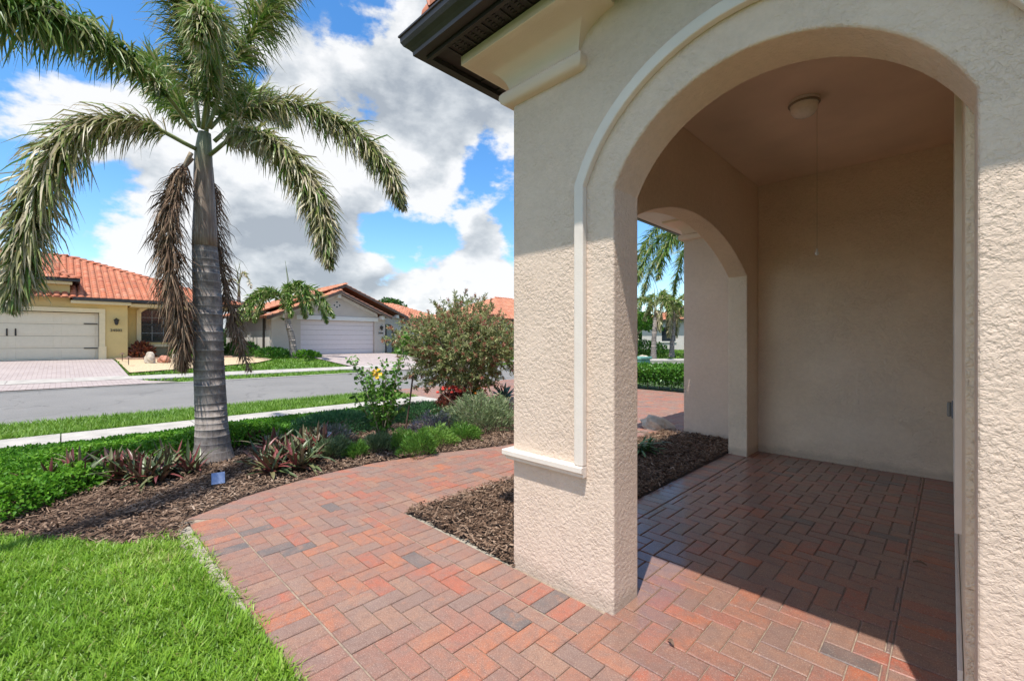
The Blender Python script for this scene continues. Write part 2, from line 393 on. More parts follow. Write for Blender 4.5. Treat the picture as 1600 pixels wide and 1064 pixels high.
M['shrub'] = leafmat('shrub_leaf', [(0, (.025, .09, .012)), (.5, (.07, .22, .02)), (1, (.17, .36, .04))], .4, .25)
M['tree'] = leafmat('tree_leaf', [(0, (.02, .06, .012)), (.5, (.05, .14, .02)), (1, (.12, .24, .04))], .45, .2)
M['croton'] = leafmat('croton_leaf', [(0, (.10, .03, .025)), (.5, (.24, .06, .03)), (1, (.38, .16, .05))], .5, .2)
M['agave'] = leafmat('teal_agave_leaf', [(0, (.05, .13, .12)), (1, (.12, .26, .23))], .5, .05)
M['redbrom'] = leafmat('red_bromeliad_leaf', [(0, (.38, .04, .03)), (1, (.66, .12, .08))], .4, .2)
def _rhoeo(nt, N, L, b, out):
    o = N.new('ShaderNodeObjectInfo')
    c = rmp(nt, o.outputs['Random'], [(0, (.05, .08, .03)), (.40, (.10, .13, .045)), (.58, (.19, .17, .08)), (.75, (.13, .035, .035)), (1, (.24, .06, .05))])
    g = N.new('ShaderNodeNewGeometry')
    c = mixc(nt, rmp(nt, g.outputs['Backfacing'], [(0, 0.), (1, .45)]), c, (.15, .05, .05))
    L.new(c, b.inputs['Base Color']); b.inputs['Roughness'].default_value = .38
M['rhoeo'] = mat('rhoeo_leaf', _rhoeo)
def _trunk(nt, N, L, b, out):
    n = nz(nt, 14, 6, .7); c = rmp(nt, n, [(.3, (.10, .082, .07)), (.5, (.21, .178, .155)), (.7, (.33, .29, .255))])
    c = mixc(nt, tone_out(nt), c, (.38, .345, .31))
    g = N.new('ShaderNodeNewGeometry'); mp = N.new('ShaderNodeMapping'); mp.inputs['Scale'].default_value = (30, 30, 2.2); L.new(g.outputs['Position'], mp.inputs[0])
    st = nz(nt, 1, 5, .65, 0, mp.outputs[0]); c = mixc(nt, rmp(nt, st, [(.5, 0.), (.68, .5)]), c, (.30, .26, .25))
    L.new(c, b.inputs['Base Color']); b.inputs['Roughness'].default_value = .9; bump(nt, b, st, .012)
M['trunk'] = mat('palm_trunk', _trunk)
def _shaft(nt, N, L, b, out):
    g = N.new('ShaderNodeNewGeometry'); mp = N.new('ShaderNodeMapping'); mp.inputs['Scale'].default_value = (26, 26, 2.0); L.new(g.outputs['Position'], mp.inputs[0]); st = nz(nt, 1, 6, .65, .5, mp.outputs[0])
    s_ = N.new('ShaderNodeSeparateXYZ'); L.new(g.outputs['Position'], s_.inputs[0]); q = N.new('ShaderNodeMath'); q.operation = 'MULTIPLY_ADD'; L.new(s_.outputs[2], q.inputs[0]); q.inputs[1].default_value = 1; q.inputs[2].default_value = -2.6
    c = rmp(nt, st, [(.3, (.13, .085, .06)), (.48, (.24, .175, .13)), (.58, (.34, .27, .21)), (.70, (.56, .48, .40))])
    c = mixc(nt, rmp(nt, q.outputs[0], [(.55, 0.), (.85, .8)]), c, mixc(nt, st, (.12, .15, .07), (.30, .33, .20))); L.new(c, b.inputs['Base Color']); b.inputs['Roughness'].default_value = .6; bump(nt, b, st, .006)
M['crownshaft'] = mat('palm_crownshaft', _shaft)

# ================================================================= GROUND
def grid_sheet(name, xs, ys, zoff, m, wob=0.0):
    X, Y = np.meshgrid(xs, ys); Z = G(X, Y) + zoff
    if wob: Z = Z + wob * (vnoise(X, Y, 1.3) - .5)
    nx, ny = len(xs), len(ys)
    v = np.stack([X, Y, Z], -1).reshape(-1, 3)
    i, j = np.meshgrid(np.arange(nx - 1), np.arange(ny - 1)); a = (j * nx + i).ravel()
    f = np.stack([a, a + 1, a + nx + 1, a + nx], 1)
    return struct(link(name, newmesh(name, v, f, m)))
xs = np.concatenate([[-900, -400, -200, -120, -80], np.arange(-60, 31, .75), [45, 80, 200, 400, 900]])
ys = np.concatenate([[-900, -300, -100, -50], np.arange(-30, 70, .75), [90, 140, 250, 500, 900]])
grid_sheet('ground', xs, ys, -.065, M['soil'])

def offset_line(pts, off):
    out = []
    for i, p in enumerate(pts):
        a = Vector(pts[max(i - 1, 0)]); b = Vector(pts[min(i + 1, len(pts) - 1)])
        if 0 < i < len(pts) - 1:
            d1 = (Vector(p) - a).normalized(); d2 = (b - Vector(p)).normalized(); n = Vector((-(d1 + d2).y, (d1 + d2).x)).normalized()
            k = 1 / max(.5, n.dot(Vector((-d1.y, d1.x))))
        else: d = (b - a).normalized(); n = Vector((-d.y, d.x)); k = 1
        out.append(Vector(p) + n * off * k)
    return out
def densify(pts, step):
    out = []
    for a, b in zip(pts[:-1], pts[1:]):
        a = Vector(a); b = Vector(b); n = max(1, int((b - a).length / step))
        out += [a + (b - a) * i / n for i in range(n)]
    return out + [Vector(pts[-1])]
def ribbon(name, line, o0, o1, zoff, m, thick=0.0, step=1.5, skip=None):
    c = densify(line, step); A = offset_line(c, o0); B = offset_line(c, o1); mb = MB()
    for i in range(len(c) - 1):
        mid = (A[i] + B[i + 1]) / 2
        if skip and skip(mid): continue
        q = [A[i], A[i + 1], B[i + 1], B[i]]; top = [(p.x, p.y, g1(p.x, p.y) + zoff) for p in q]
        if thick: bot = [(x, y, z - thick) for x, y, z in top]; mb.add(top + bot, [(0, 1, 2, 3), (0, 4, 5, 1), (1, 5, 6, 2), (2, 6, 7, 3), (3, 7, 4, 0)])
        else: mb.add(top, [(0, 1, 2, 3)])
    return struct(mb.build(name, m, recalc=True))
ROADD = ROADC
ribbon('road', ROADD, -3.3, 3.3, -.03, M['asphalt'])
def drv(p): return (-3.9 < p.y < 1.65 or 9.6 < p.y < 15.6)
ribbon('kerb', ROADD, 3.3, 3.48, .0, M['concrete'], .12)
ribbon('kerb', ROADD, -3.42, -3.3, -.012, M['concrete'], .1)
ribbon('sidewalk', ROADD, 5.15, 6.3, .012, M['concrete'], .1)
# the near pavement runs beside the garden bed; joints every 1.5 m
mb = MB(); y = -12.0
while y < 5.6:
    mb.box(-8.98, -8.05, y + .006, y + 1.5 - .006, -.12, .004 + random.uniform(-.002, .002)); y += 1.5
o = mb.build('sidewalk', M['concrete'], bevel=.006); struct(o)
mb = MB(); y = 11.6
while y < 22:
    mb.box(-8.98, -8.05, y + .006, y + 1.5 - .006, -.12, .004); y += 1.5
struct(mb.build('sidewalk', M['concrete'], bevel=.006))

# ---- paving pattern
OUTER = [(-4.03, .65), (-4.28, 1.15), (-4.42, 1.75), (-4.44, 2.35), (-4.30, 3.05), (-4.02, 3.85), (-3.90, 4.7), (-3.9, 5.85)]
OIN = [tuple(p) for p in offset_line(OUTER, -.2)]
OIN[0] = (-3.84, .86)
REG = [(-3.84, .86), (3.0, .86), (3.0, 1.64), (-.18, 1.64), (-.18, 5.92), (-1.65, 5.92), (-1.65, 2.09), (-1.2, 2.09), (-1.2, 1.64), (-3.2, 1.64), (-3.2, 5.85)] + OIN[:0:-1]
def clip(subj, x0, x1, y0, y1):
    def cut(P, ins, itx):
        out = []
        for i in range(len(P)):
            a, b = P[i - 1], P[i]
            if ins(b):
                if not ins(a): out.append(itx(a, b))
                out.append(b)
            elif ins(a): out.append(itx(a, b))
        return out
    ix = lambda X: (lambda a, b: (X, a[1] + (b[1] - a[1]) * (X - a[0]) / (b[0] - a[0])))
    iy = lambda Y: (lambda a, b: (a[0] + (b[0] - a[0]) * (Y - a[1]) / (b[1] - a[1]), Y))
    for ins, itx in ((lambda p: p[0] >= x0, ix(x0)), (lambda p: p[0] <= x1, ix(x1)), (lambda p: p[1] >= y0, iy(y0)), (lambda p: p[1] <= y1, iy(y1))):
        subj = cut(subj, ins, itx)
        if len(subj) < 3: return []
    return subj
def area(P): return sum(P[i - 1][0] * P[i][1] - P[i][0] * P[i - 1][1] for i in range(len(P))) / 2
def brick_geo(P, j=.0045, ch=.0042):
    n = len(P); cx = sum(p[0] for p in P) / n; cy = sum(p[1] for p in P) / n
    def inset(d):
        # shrink along edge normals (approximated per vertex)
        out = []
        for i in range(n):
            a, b, c = Vector(P[i - 1]), Vector(P[i]), Vector(P[(i + 1) % n])
            e1 = (b - a); e2 = (c - b)
            if e1.length < 1e-6 or e2.length < 1e-6: out.append(tuple(b)); continue
            n1 = Vector((-e1.y, e1.x)).normalized(); n2 = Vector((-e2.y, e2.x)).normalized()
            m = n1 + n2; m = m.normalized() if m.length > 1e-6 else n1
            k = d / max(.5, m.dot(n1)); out.append(tuple(b + m * k))
        return out
    r0, r1 = inset(j / 2), inset(j / 2 + ch)
    v = [(x, y, -.03) for x, y in r0] + [(x, y, -ch * .8) for x, y in r0] + [(x, y, 0) for x, y in r1]
    f = [tuple(range(2 * n, 3 * n))] + [(k * n + i, k * n + (i + 1) % n, (k + 1) * n + (i + 1) % n, (k + 1) * n + i) for k in (0, 1) for i in range(n)]
    return v, f
PIECES = []
for P in (0,):
    w = .1; ox, oy = -1.0, 1.96 - .1 * 3
    for i in range(-45, 45):
        for j in range(-15, 50):
            t = (i - j) % 4
            if t == 0: r = (i, i + 2, j, j + 1)
            elif t == 3: r = (i, i + 1, j, j + 2)
            else: continue
            x0, x1, y0, y1 = ox + r[0] * w, ox + r[1] * w, oy + r[2] * w, oy + r[3] * w
            if x1 < -4.6 or x0 > 3.0 or y1 < .8 or y0 > 6: continue
            Q = clip(REG, x0, x1, y0, y1)
            if len(Q) < 3 or abs(area(Q)) < .0012: continue
            # drop duplicate points
            Q2 = [q for k, q in enumerate(Q) if math.dist(q, Q[k - 1]) > .0015]
            ch_ = True
            while ch_ and len(Q2) > 3:
                ch_ = False
                for k in range(len(Q2)):
                    a_, b_, c_ = Q2[k - 1], Q2[k], Q2[(k + 1) % len(Q2)]
                    l1, l2 = math.dist(a_, b_), math.dist(b_, c_)
                    cr_ = (b_[0] - a_[0]) * (c_[1] - b_[1]) - (b_[1] - a_[1]) * (c_[0] - b_[0])
                    if l1 < 1e-6 or l2 < 1e-6 or abs(cr_) < 2e-3 * l1 * l2: Q2.pop(k); ch_ = True; break
            if len(Q2) < 3: continue
            if area(Q2) < 0: Q2 = Q2[::-1]
            full = abs(area(Q2) - .02) < 1e-5
            PIECES.append((Q2, 'H' if t == 0 else 'V', full))
def soldier(x0, x1, y0, y1, along):
    a = x0 if along == 'x' else y0; e = x1 if along == 'x' else y1
    n = round((e - a) / .1)
    for k in range(n):
        s0 = a + (e - a) * k / n; s1 = a + (e - a) * (k + 1) / n
        Q = [(s0, y0), (s1, y0), (s1, y1), (s0, y1)] if along == 'x' else [(x0, s0), (x1, s0), (x1, s1), (x0, s1)]
        PIECES.append((Q, 'B', False))
soldier(-3.9, 3.0, .65, .855, 'x')
soldier(-3.0, -1.2, 1.645, 1.85, 'x'); soldier(.02, 3.0, 1.645, 1.85, 'x')
soldier(-1.86, -1.655, 2.1, 5.92, 'y'); soldier(-.18, .03, 1.645, 5.92, 'y')
soldier(-3.195, -2.99, 1.645, 5.85, 'y')
od = densify(OUTER[0:], .1); oi = densify(OIN, .1)
n = 52
def resample(pts, n):
    L = [0]
    for a, b in zip(pts[:-1], pts[1:]): L.append(L[-1] + (Vector(b) - Vector(a)).length)
    out = []
    for k in range(n + 1):
        t = L[-1] * k / n
        for i in range(len(pts) - 1):
            if t <= L[i + 1] + 1e-9:
                u = (t - L[i]) / (L[i + 1] - L[i]); out.append(tuple(Vector(pts[i]) * (1 - u) + Vector(pts[i + 1]) * u)); break
    return out
A_, B_ = resample(OUTER, n), resample(OIN, n)
for k in range(n):
    Q = [A_[k], B_[k], B_[k + 1], A_[k + 1]]
    if area(Q) < 0: Q = Q[::-1]
    PIECES.append((Q, 'B', False))
def centroid(Q): return (sum(p[0] for p in Q) / len(Q), sum(p[1] for p in Q) / len(Q))
def shown(c):
    """apparent size from the photograph's standpoint, 0 when outside the view"""
    ca, sa = math.cos(R(44.6)), math.sin(R(44.6)); r = c[0] * ca + c[1] * sa; d = -c[0] * sa + c[1] * ca
    if d < .3 or abs(r / d) > 1.17 or 1.32 / d > .79: return 0
    if c[1] > 1.9 and c[0] > -3.2 and c[0] < 3.1:
        # hidden behind the pillar or the right pier?
        t = 1.865 / c[1]; x = c[0] * t
        if (-1.83 < x < -1.15) or x > .055: return 0
    return 1 / d
lib = {}
def brick_tone(c):
    return float(np.clip(rng.random() * .92 + .08 * vnoise(c[0], c[1], 1.5), 0, 1))
GROUPS = {'porch_floor': [], 'side_walkway': [], 'front_walkway': []}
for Q, kind, full in PIECES:
    c = centroid(Q)
    g = 'porch_floor' if (c[1] > 1.64 and c[0] > -1.9) and not (kind == 'B' and c[1] < 1.86 and c[0] < -1.2) else ('side_walkway' if c[0] < -2.99 and c[1] > 1.0 else 'front_walkway')
    GROUPS[g].append((Q, kind, full, c))
base_polys = {'porch_floor': [(-1.86, 1.645), (.03, 1.645), (.03, 5.92), (-1.86, 5.92)],
              'front_walkway': [(-4.03, .65), (3, .65), (3, 1.86), (.03, 1.86), (.03, 1.645), (-1.86, 1.645), (-1.86, 1.86), (-2.99, 1.86), (-2.99, 1.0), (-4.2, 1.0)],
              'side_walkway': [(-4.2, 1.0), (-2.99, 1.0), (-2.99, 5.85)] + [p for p in OUTER[:0:-1]]}
bases = {}
for g, lst in GROUPS.items():
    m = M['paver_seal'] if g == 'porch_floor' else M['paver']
    mb = MB(); prism(mb, base_polys[g], 'z', -.06, -.0075)
    root = mb.build(g, M['sand']); struct(root); bases[g] = root
    lst.sort(key=lambda q: -shown(q[3]))
    rest = MB()
    for k, (Q, kind, full, c) in enumerate(lst):
        tn = brick_tone(c); dz = random.uniform(-.0012, .0012)
        if k < 299 and shown(c) > 0:
            ti = int(tn * 14)
            if full:
                key = (kind, ti, g)
                if key not in lib:
                    hx, hy = (.1, .05) if kind == 'H' else (.05, .1)
                    v, f = brick_geo([(-hx, -hy), (hx, -hy), (hx, hy), (-hx, hy)])
                    lib[key] = newmesh('brick', v, f, m, [ti / 14 + .03] * len(f))
                me = lib[key]
            else:
                v, f = brick_geo([(x - c[0], y - c[1]) for x, y in Q])
                me = newmesh('brick', v, f, m, [tn] * len(f))
            if full: c = ((min(p[0] for p in Q) + max(p[0] for p in Q)) / 2, (min(p[1] for p in Q) + max(p[1] for p in Q)) / 2)
            o = bpy.data.objects.new('brick', me); COL.objects.link(o); o.parent = root
            o.location = (c[0], c[1], dz); o.rotation_euler = (random.uniform(-.004, .004), random.uniform(-.004, .004), random.uniform(-.006, .006))
        else:
            v, f = brick_geo(Q); rest.add([(x, y, z + dz) for x, y, z in v], f, tn)
    if rest.v: stuff(rest.build('bricks', m, root, recalc=False))

# driveway of the house: same pavers, joined
DW = [(-10.66, 6.0), (-2.9, 5.95), (-2.72, 6.2), (-2.72, 11.0), (-10.66, 11.2)]
mb = MB(); prism(mb, DW, 'z', -.06, -.012); drvo = struct(mb.build('driveway', M['sand']))
rest = MB()
for i in range(-90, -5):
    for j in range(0, 60):
        t = (i - j) % 4
        if t == 0: r = (i, i + 2, j, j + 1)
        elif t == 3: r = (i, i + 1, j, j + 2)
        else: continue
        Q = clip(DW, r[0] * .13, r[1] * .13, 5.9 + r[2] * .1, 5.9 + r[3] * .1)
        if len(Q) < 3 or abs(area(Q)) < .004: continue
        if area(Q) < 0: Q = Q[::-1]
        v, f = brick_geo(Q, .006); rest.add([(x, y, z - .004) for x, y, z in v], f, brick_tone(centroid(Q)))
stuff(rest.build('bricks', M['paver'], drvo, recalc=False))

# opposite driveways
for (y0, y1) in ((-3.9, 1.65), (9.7, 15.4)):
    mb = MB(); X = np.linspace(-27.6, -17.35, 12)
    for a, b in zip(X[:-1], X[1:]):
        fl = lambda x: .9 * max(0, (x + 18.9) / 1.5)
        q = [(a, y0 - fl(a)), (b, y0 - fl(b)), (b, y1 + fl(b)), (a, y1 + fl(a))]
        mb.add([(x, y, g1(x, 0) + .022) for x, y in q], [(0, 1, 2, 3)])
    o = struct(mb.build('driveway', M['drive']))
    mb = MB(); q = [(-20.25, y0), (-19.15, y0), (-19.15, y1), (-20.25, y1)]
    n_ = 4
    for k in range(n_):
        ya = y0 + (y1 - y0) * k / n_ + .01; yb = y0 + (y1 - y0) * (k + 1) / n_ - .01
        mb.add([(-20.25, ya, g1(-20.25, 0) + .032), (-19.15, ya, g1(-19.15, 0) + .032), (-19.15, yb, g1(-19.15, 0) + .032), (-20.25, yb, g1(-20.25, 0) + .032)], [(0, 1, 2, 3)])
    mb.build('concrete_band', M['concrete'], o)
# gravel bed in front of the yellow house
mb = MB(); gp = [(-27.4, 1.75), (-21.2, 1.75), (-22.0, 4.0), (-23.2, 6.5), (-24.5, 7.5), (-28.5, 7.5), (-28.5, 2.3)]
mb.add([(x, y, g1(x, y) + .03) for x, y in gp], [tuple(range(len(gp)))]); struct(mb.build('gravel_bed', M['gravel']))
mb = MB(); gp = [(-26.2, 5.6), (-23.4, 6.3), (-22.6, 7.6), (-24.0, 8.0), (-26.6, 7.2)]

# mulch
LAWN_EDGE = [(-9.0, -3.6), (-5.9, -1.35), (-4.72, -.42), (-4.45, -.22), (-4.15, .02), (-3.95, .17), (-3.84, .22), (-3.75, .40), (-3.62, .52), (-3.3, .62)]
MUL1 = LAWN_EDGE[:-1] + [(-3.9, .66)] + OUTER + [(-8.05, 5.9), (-8.05, -3.6)]
MUL2 = [(-2.99, 1.86), (-1.8, 1.86), (-1.8, 2.2), (-1.86, 2.2), (-1.86, 5.9), (-1.7, 6.2), (-2.95, 6.2), (-2.99, 5.85)]
for P in (MUL1, MUL2):
    mb = MB(); prism(mb, P, 'z', -.064, -.014); o = struct(mb.build('mulch_bed', M['mulch'])); 
lawnp = LAWN_EDGE + [(3.2, .62), (3.2, -5), (-9, -5)]
mb = MB(); prism(mb, lawnp, 'z', -.064, -.012); struct(mb.build('lawn', M['soil']))

def chips(poly, dens, lmul=1.0, hfun=None):
    x, y = scatter(poly, dens); N = len(x)
    z = rng.uniform(-.012, .022, N) + .02 * vnoise(x, y, 6)
    if hfun: z += hfun(x, y)
    a = rng.uniform(0, 2 * np.pi, N); d = np.stack([np.cos(a), np.sin(a), rng.normal(0, .28, N)], 1)
    nrm = np.stack([rng.normal(0, .45, N), rng.normal(0, .45, N), np.ones(N)], 1)
    Ln = rng.gamma(4, .0085, N) * lmul + .008; Wd = rng.uniform(.0025, .0065, N) * lmul
    tv = [(-.5, -.5, 0), (.5, -.42, 0), (.55, .35, 0), (.1, .5, .0), (-.45, .4, 0), (0, -.1, .5)]
    tf = [(0, 1, 5), (1, 2, 5), (2, 3, 5), (3, 4, 5), (4, 0, 5)]
    return x, y, z, frames(d, nrm, Wd * 2, Ln, Wd * .9), tv, tf
MUL1N = [p for p in MUL1]
x, y, z, Fm, tv, tf = chips([(-7.2, -1.5), (-3.2, -1.5), (-3.2, 5.9), (-7.2, 5.9)], 2600)
m = inpoly(x, y, MUL1) & (rng.random(len(x)) < np.where(x < -6.2, .4, 1.0))
tn = np.clip(rng.beta(2, 2.2, m.sum()) * .9 + .25 * (vnoise(x[m], y[m], 2.2) - .5), 0, 1)
stuff(tag(inst('mulch_chips', tv, tf, Fm[m], np.stack([x[m], y[m], z[m]], 1), tn, M['chip']), 'brown shredded mulch spread around the palm and garden plants', 'mulch'))
x, y, z, Fm, tv, tf = chips(MUL2, 4200)
tn = rng.beta(1.6, 3.0, len(x))
stuff(tag(inst('mulch_chips', tv, tf, Fm, np.stack([x, y, z + .012], 1), tn, M['chip']), 'dark brown shredded mulch in the strip beside the pillar and side arch', 'mulch'))

# concrete haunch along the paver edge
def haunch(pts, wid, name='concrete_edging', label=''):
    c = densify(pts, .035); mb = MB(); prev = None; rows = []
    for i, p in enumerate(c):
        a = c[max(i - 1, 0)]; b = c[min(i + 1, len(c) - 1)]; d = (b - a).normalized(); n = Vector((-d.y, d.x))
        w = wid * (0.35 + .9 * float(vnoise(np.array(p.x), np.array(p.y), 7))); t = i / (len(c) - 1); w *= min(1, 4 * (1 - t) + .1) * min(1, .35 + 5 * t)
        rows.append([(p.x, p.y, -.006), *[((p + n * w * u).x + random.uniform(-.006, .006), (p + n * w * u).y + random.uniform(-.006, .006), -.004 - .012 * u * u + random.uniform(-.006, .006)) for u in (.3, .6, .85)], ((p + n * w).x, (p + n * w).y, -.06)])
    v = [q for r_ in rows for q in r_]; k = 5
    f = [(i * k + j, i * k + j + 1, (i + 1) * k + j + 1, (i + 1) * k + j) for i in range(len(rows) - 1) for j in range(k - 1)]
    mb.add(v, f); o = mb.build(name, M['haunch'], sm=True); return struct(o)
haunch([(-2.6, .645), (-3.3, .645), (-4.0, .645)], -.16) if False else None
haunch([(-4.02, .648), (-3.6, .645), (-3.1, .645), (-2.4, .645)], -.13)
haunch([(-1.85, 1.853), (-2.4, 1.853), (-2.98, 1.853)], -.06)

# ---- grass
def blades(name, x, y, z0, h, w, tone, m, lean=.55, parent=None):
    N = len(x); a = rng.uniform(0, 2 * np.pi, N)
    ln = np.abs(rng.normal(0, lean, N)); up = np.stack([np.cos(a) * ln, np.sin(a) * ln, np.ones(N)], 1)
    nr = np.stack([np.cos(a) + rng.normal(0, .5, N), np.sin(a) + rng.normal(0, .5, N), np.full(N, -.2)], 1)
    tv = [(-.5, 0, 0), (.5, 0, 0), (.42, .45, .1), (-.42, .45, .1), (0, 1, .45)]
    tf = [(0, 1, 2), (0, 2, 3), (3, 2, 4)]
    F = frames(up, nr, w, h, h)
    return inst(name, tv, tf, F, np.stack([x, y, z0], 1), tone, m, parent)
NEARL = [(-4.75, -.42), (-4.45, -.19), (-4.15, .05), (-3.95, .20), (-3.84, .25), (-3.76, .42), (-3.60, .53), (-3.3, .56), (-2.6, .61), (-2.0, .64), (-1.0, .64), (-1.0, -.6), (-2.2, -1.6), (-4.9, -1.6)]
x, y = scatter(NEARL, 21000)
e = vnoise(x, y, 9, 2)
k = inpoly(x, y + .05 * e - .02, NEARL); x, y = x[k], y[k]
N = len(x); pt = vnoise(x, y, 3.2, 1); pt2 = vnoise(x, y, 14, 3)
dry = np.exp(-((x + 3.45) ** 2 + (y - .42) ** 2) / .06) * .35
tone = np.clip(rng.beta(2.2, 2.2, N) * .62 + .22 * pt + .16 * pt2 - .03 + dry + (rng.random(N) < .045) * .4, 0, 1)
stuff(tag(blades('lawn_grass', x, y, np.full(N, -.012), rng.uniform(.028, .066, N) * (.7 + .6 * pt2), rng.uniform(.004, .0095, N), tone, M['grass'], 1.0), 'bright green thick lawn grass beside the brick walkway corner', 'grass'))
x, y = scatter([(-3.95, .38), (-3.7, .66), (-3.2, .66), (-2.4, .68), (-1.2, .68), (-1.2, .56), (-3.3, .50)], 5000)
N = len(x); stuff(tag(blades('lawn_grass', x, y, np.full(N, -.01), rng.uniform(.02, .06, N), rng.uniform(.004, .008, N), rng.uniform(.3, 1, N), M['grass'], 1.3), 'straggling grass blades creeping over the concrete edge of the walkway', 'grass'))
x, y = scatter([(-9, -3.5), (-4.75, -.40), (-4.9, -1.6), (-2.2, -1.6), (-1.0, -.6), (-1, .62), (3.2, .62), (3.2, -4.5), (-9, -4.5)], 1600)
N = len(x)
stuff(tag(blades('lawn_grass', x, y, np.full(N, -.012), rng.uniform(.04, .09, N), rng.uniform(.008, .014, N), rng.uniform(.2, .7, N), M['grass'], .7), 'green lawn continuing outside the left edge of the walkway view', 'grass'))
def strip(x0, x1, y0, y1, dens, h, w, label, far=False, excl=None, md=1):
    x, y = scatter([(x0, y0), (x1, y0), (x1, y1), (x0, y1)], dens)
    if excl is not None: k = ~excl(x, y); x, y = x[k], y[k]
    N = len(x); t = np.clip(.15 + .5 * rng.random(N) + .35 * vnoise(x, y, 1.5), 0, 1)
    return stuff(tag(blades('grass_strip', x, y, G(x, y) - .06, rng.uniform(.6, 1.1, N) * h, rng.uniform(.7, 1.3, N) * w, t, M['grassfar'], .6), label, 'grass'))
strip(-10.62, -8.99, -5, 6.0, 2600, .13, .017, 'green grass verge between the near pavement and the road, left of the driveway')
strip(-10.62, -7.2, 11.3, 24, 500, .12, .03, 'green grass verge beyond the driveway hedge beside the road', excl=lambda x, y: (x < -8.0) & (x > -9.0) | (road_side(x, y) > -3.4))
dr = lambda x, y: ((y > -3.95) & (y < 1.7)) | ((y > 9.65) & (y < 15.45))
dr2 = lambda x, y: ((y > -4.9) & (y < 2.7 - .9 * (x < -18.9))) | ((y > 8.9) & (y < 16.3))
strip(-19.1, -17.5, -8, 30, 420, .12, .04, 'narrow grass verge between the far kerb and the far pavement', excl=lambda x, y: dr2(x, y) | (road_side(x, y) < 3.5) | (road_side(x, y) > 5.1))
grv = lambda x, y: inpoly(x, y, [(-27.4, 1.75), (-21.2, 1.75), (-22.0, 4.0), (-23.2, 6.5), (-24.5, 7.5), (-28.5, 7.5), (-28.5, 2.3)])
strip(-27.4, -20.3, -8, 40, 260, .13, .05, 'mown front lawns of the houses across the road', excl=lambda x, y: dr(x, y) | grv(x, y) | (road_side(x, y) < 6.4))
x, y = scatter([(-20, 22), (-2, 22), (12, 44), (-10, 48), (-22, 36)], 90); k = road_side(x, y) > 6.5; x, y = x[k], y[k]; N = len(x)
stuff(tag(blades('grass_strip', x, y, G(x, y) - .06, rng.uniform(.12, .2, N), rng.uniform(.05, .09, N), rng.random(N), M['grassfar'], .6), 'distant front lawn beyond the bend of the road, seen through the side arch', 'grass'))

# ================================================================= OUR HOUSE
FY = 1.865; CX = -1.83
H0 = thing('stucco_house', (CX, FY, 0), 'tan stucco house corner with arched porch, dark gutter and clay tile roof', 'house')
def arc(cx, r, cz, a0, a1, n):
    """points on a circle from x=a0 to x=a1 (over the top)"""
    t0 = math.acos((a0 - cx) / r); t1 = math.acos((a1 - cx) / r)
    return [(cx + r * math.cos(t0 + (t1 - t0) * i / n), cz + r * math.sin(t0 + (t1 - t0) * i / n)) for i in range(n + 1)]
A0, A1 = -1.153, .055; ACX = -.549
ap = arc(ACX, .657, 1.795, A0, A1, 26)
mb = MB(); prism(mb, [(CX, -.05), (CX, 3.02), (4.2, 3.02), (4.2, -.05), (A1, -.05)] + ap[::-1] + [(A0, -.05)], 'y', FY, FY + .235)
fw = mb.build('front_wall', M['stucco'], H0, bevel=.011, seg=3)
# left (side) wall with its own arch
LY0, LY1 = 2.64, 5.47
lp = arc(4.055, 2.60, -.13, LY0, LY1, 26)
zs = lp[0][1]
mb = MB(); prism(mb, [(FY + .2375, -.05), (FY + .2375, 3.22), (6.16, 3.22), (6.16, -.05), (LY1, -.05)] + lp[::-1] + [(LY0, -.05)], 'x', CX - .02, -1.645)
mb.build('side_wall', M['stucco_in'], H0, bevel=.009, seg=2)
mb = MB(); mb.box(-1.642, 4.2, 5.86, 6.16, -.05, 3.4); mb.build('back_wall', M['stucco_in'], H0)
mb = MB(); mb.box(-1.642, .035, FY + .2375, 5.857, 3.16, 3.24); mb.build('ceiling', M['ceiling'], H0)
# upper lining of the walls between the eave and the ceiling
mb = MB(); mb.box(-1.642, 4.2, FY + .06, FY + .235, 3.022, 3.24); mb.build('wall_plate', M['stucco_in'], H0)
# right porch wall with a window opening
mb = MB(); ry = FY + .2375
mb.box(.035, .3, ry, 5.857, -.05, .50); mb.box(.035, .3, ry, 2.86, .502, 3.158); mb.box(.035, .3, 4.5, 5.857, .502, 3.158); mb.box(.035, .3, 2.862, 4.498, 2.42, 3.158)
mb.build('porch_side_wall', M['stucco_in'], H0)
wn = thing('tall_window', (.03, 3.6, .5), 'tall white framed window set in the shaded right wall of the porch', 'window')
del wn['label']; del wn['category']; wn.name = 'window'; wn.parent = H0; wn.matrix_parent_inverse = Matrix.Translation(-Vector(H0.location))
mb = MB()
for b in ((2.80, 2.87, .46, 2.48), (4.49, 4.56, .46, 2.48), (2.872, 4.488, 2.41, 2.48), (2.872, 4.488, .46, .53), (3.65, 3.71, .532, 2.408)): mb.box(.012, .05, *b[:2], *b[2:])
mb.build('window_frame', M['trim'], wn, bevel=.004)
mb = MB(); mb.box(.055, .065, 2.875, 4.485, .535, 2.405); mb.build('window_pane', M['glass'], wn)
# casing strip below the window, towards the floor
mb = MB(); mb.box(.018, .033, 2.3, 5.85, .005, .12); mb.build('baseboard', M['trim'], H0, bevel=.003)
